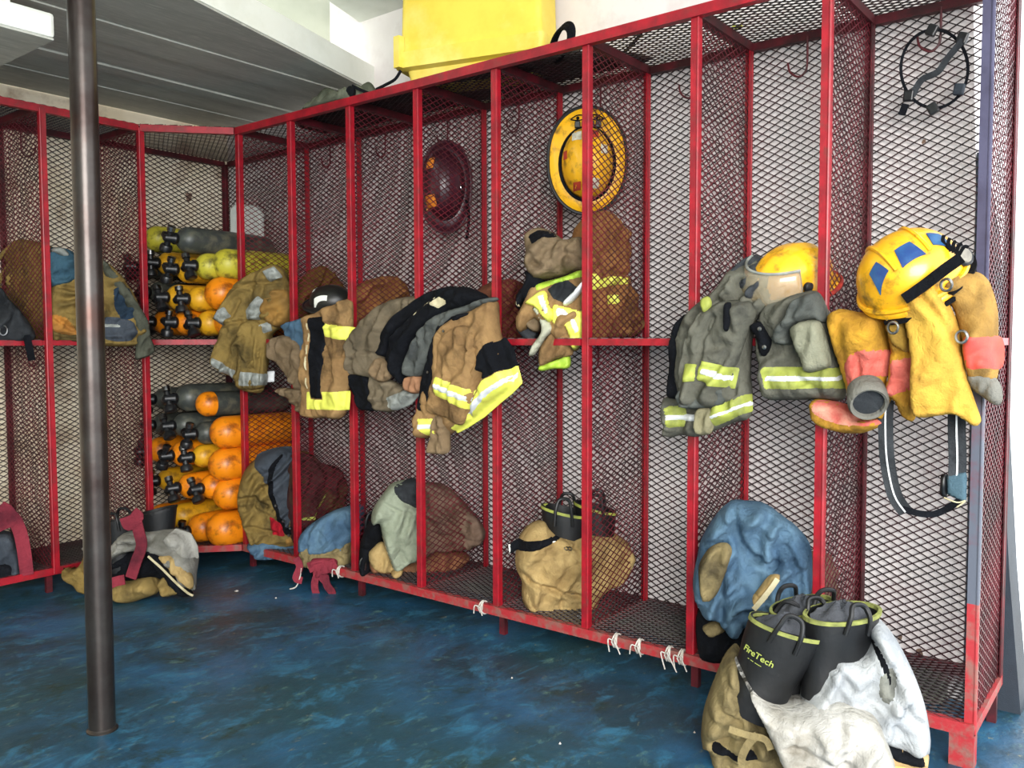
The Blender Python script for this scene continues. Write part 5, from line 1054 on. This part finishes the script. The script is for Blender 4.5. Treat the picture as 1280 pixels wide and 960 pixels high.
# ------------------------------------------------------------------ on top of the lockers
ZTop = ZT+.022
t = thing('storage_bin', 'large yellow plastic bin upside down on top of the lockers', 'bin', (.28, 2.1, ZTop))
YB = mat('bin_yellow', 'efd550', 'e2c644', 5, .4, .65, .5, col3='f2e07c', scale3=3)
BD = Vector((-.26,.966,0)); BN = Vector((-.966,-.26,0)); BO_ = Vector((.375,1.735,0)); BL, BW = .60, .19
def bxy(u, w_): p = BO_+BD*u+BN*w_; return (p.x, p.y)
def rr_(pts, r=.04):
    out = []; n = len(pts)
    for i in range(n):
        p = Vector(pts[i]); a_ = (Vector(pts[i-1])-p).normalized(); c_ = (Vector(pts[(i+1)%n])-p).normalized()
        for k in range(5): u = k/4; out.append(tuple(p+a_*r*(1-u)**2+c_*r*u*u))
    return out
def lev_(e): return rr_([bxy(-e,-e), bxy(BL+e,-e), bxy(BL+e,BW+e), bxy(-e,BW+e)], .025)
L_ = [[(x,y,ZTop+z) for x,y in lev_(e)] for e, z in ((-.035,0),(-.022,.065),(.012,.07),(.014,.13),(0,.135),(-.004,.17),(-.012,.50),(-.03,.515))]; n = len(L_[0])
MB().add([p for l in L_ for p in l], [(j*n+i, j*n+(i+1)%n, (j+1)*n+(i+1)%n, (j+1)*n+i) for j in range(len(L_)-1) for i in range(n)]+[tuple(range(n))[::-1], tuple(range((len(L_)-1)*n, len(L_)*n))]).build('tub', YB, t, smooth=True)
p0, p1 = bxy(-.012,-.022), bxy(.03,.0)
MB().bar((*bxy(.01,-.012),ZTop+.07), (*bxy(.01,-.012),ZTop+.19), .03).build('corner_lug', YB, t)
t = thing('hose_coil', 'black hose coil and tangled cable lying on top beside the yellow bin', 'hose', (.25, 2.5, ZTop))
mb = MB()
for k in range(3): mb.tube([(.27+.05*math.cos(q), 2.43+.075*math.cos(q)+.01*k, ZTop+.045+.05*math.sin(q)+.006*k) for q in [2*PI*i/28 for i in range(28)]], .007, 8, closed=True)
mb.build('coil', BLK, t, smooth=True)
MB().tube(curve([(.12,2.3,ZTop+.01),(.1,2.45,ZTop+.008),(.14,2.6,ZTop+.01),(.24,2.72,ZTop+.008),(.30,2.78,ZTop+.01)], 6), .006, 8).build('cable', BLK, t, smooth=True)
tc_ = Pl((.21,2.36,ZTop+.02), (0,0,1), (-1,0,0))
def flat_puff(name, label, cat, poly, z, T, m, **kw):
    """cloth lying on the top mesh; poly in room x, y"""
    P_ = Pl((0,0,z), (0,0,1), (-1,0,0))
    t = thing(name, label, cat, (poly[0][0], poly[0][1], z)); 
    class W_(Pl):
        def uv(s, p, off=0): q = Vector((p[0], p[1], z))-s.O; return (q.dot(s.U), q.dot(s.V))
    P2 = W_((0,0,z), (0,0,1), (-1,0,0)); puff('body', t, P2, poly, m, T=T, back=.003, **kw); return t
flat_puff('dark_sheet', 'dark sheet lying on the top mesh below the yellow bin and coil', 'sheet', [(.03,1.1),(.03,2.55),(.10,2.66),(.22,2.60),(.30,2.45),(.36,2.3),(.37,1.5),(.30,1.0),(.12,.9)], ZTop+.004, .012, cloth('sheet_dark', '34302a', '4a4438', '241f1c'), R=.03, fold=(20,.006,.07), res=.02)  # thin dark layer over the top mesh of the first five bays
flat_puff('cloth_heap', 'grey green rag heap on top of lockers below the soffit edge', 'cloth', [(.41,1.18),(.42,1.3),(.41,1.45),(.34,1.52),(.22,1.5),(.2,1.25),(.28,1.15)], ZTop+.004, .055, cloth('rag_green', '6c7060', '565a4c', '3c4034'), R=.06, fold=(20,.016,.05), res=.012)
t = thing('strap', 'thin black straps sticking up left of the yellow bin', 'strap', (.39,1.6,ZTop))
MB().ribbon(curve([at(0,.385,*q) for q in [(470,112),(482,106),(494,99),(501,88)]], 4), .012, .003, (1,.3,0)).build('strap_piece', BLK, t)
MB().ribbon(curve([at(0,.385,*q) for q in [(440,107),(450,112),(462,117)]], 4), .012, .003, (1,.3,0)).build('strap_piece', BLK, t)
t = thing('tape_roll', 'small black tape roll on the top rail beside grey green rags', 'tape', (.40,1.53,ZTop))
p = at(0,.40,436,121); MB().lathe([(.022,-.008),(.026,-.006),(.026,.006),(.022,.008)], 16, Matrix.Translation((.39,p.y,ZTop+.024)) @ Matrix.Rotation(PI/2,4,'Y')).build('roll', BLK, t, smooth=True)
p = at(2, ZT+.024, 922, 32)
t = thing('tag', 'small yellow tag on the top mesh near right end', 'tag', p); MB().box((p.x-.012,p.y-.014,ZT+.019),(p.x+.012,p.y+.014,ZT+.022)).build('plate', LEMON, t)
# bits of paper on the floor
for px, py, s, wh in [(296,739,.010,'in front of the lowest cylinders, the largest scrap'),(345,748,.005,'below the knotted red suspenders'),(640,848,.004,'in the middle of the floor below the fifth post'),(700,930,.004,'near the bottom edge of the photo'),(868,916,.004,'just left of the pale bundle')]:
    p = at(2, 0, px, py); o = MB().add([(p.x-s,p.y-s*.6,.001),(p.x+s,p.y-s*.4,.001),(p.x+s*.8,p.y+s,.001),(p.x-s*.5,p.y+s*.8,.001),(p.x,p.y,.006)], [(0,1,4),(1,2,4),(2,3,4),(3,0,4),(3,2,1,0)]).build('paper_scrap', WHT)
    tag(o, 'tiny white paper scrap '+wh, 'paper', 'paper scraps on the floor')
# marks chipped in the wall plaster
for (ax_, px, py, s) in ((1,236,246,.030),(0,1125,797,.010),(0,1150,815,.012),(0,1155,177,.007)):
    p = at(ax_, -.02, px, py); mb = MB(); n = 9; q = [(random.uniform(.5,1.1)*s*math.cos(2*PI*k/n), random.uniform(.6,1.3)*s*math.sin(2*PI*k/n)) for k in range(n)]
    if ax_ == 0: v = [(-.0195, p.y+a_, p.z+b_) for a_, b_ in q]
    else: v = [(p.x+a_, -.0195, p.z+b_) for a_, b_ in q]
    mb.add(v, [tuple(range(n))]); o = mb.build('trim_2', mat('chipped_plaster', '8a7060', '6e5a4c', 30)); struct(o)
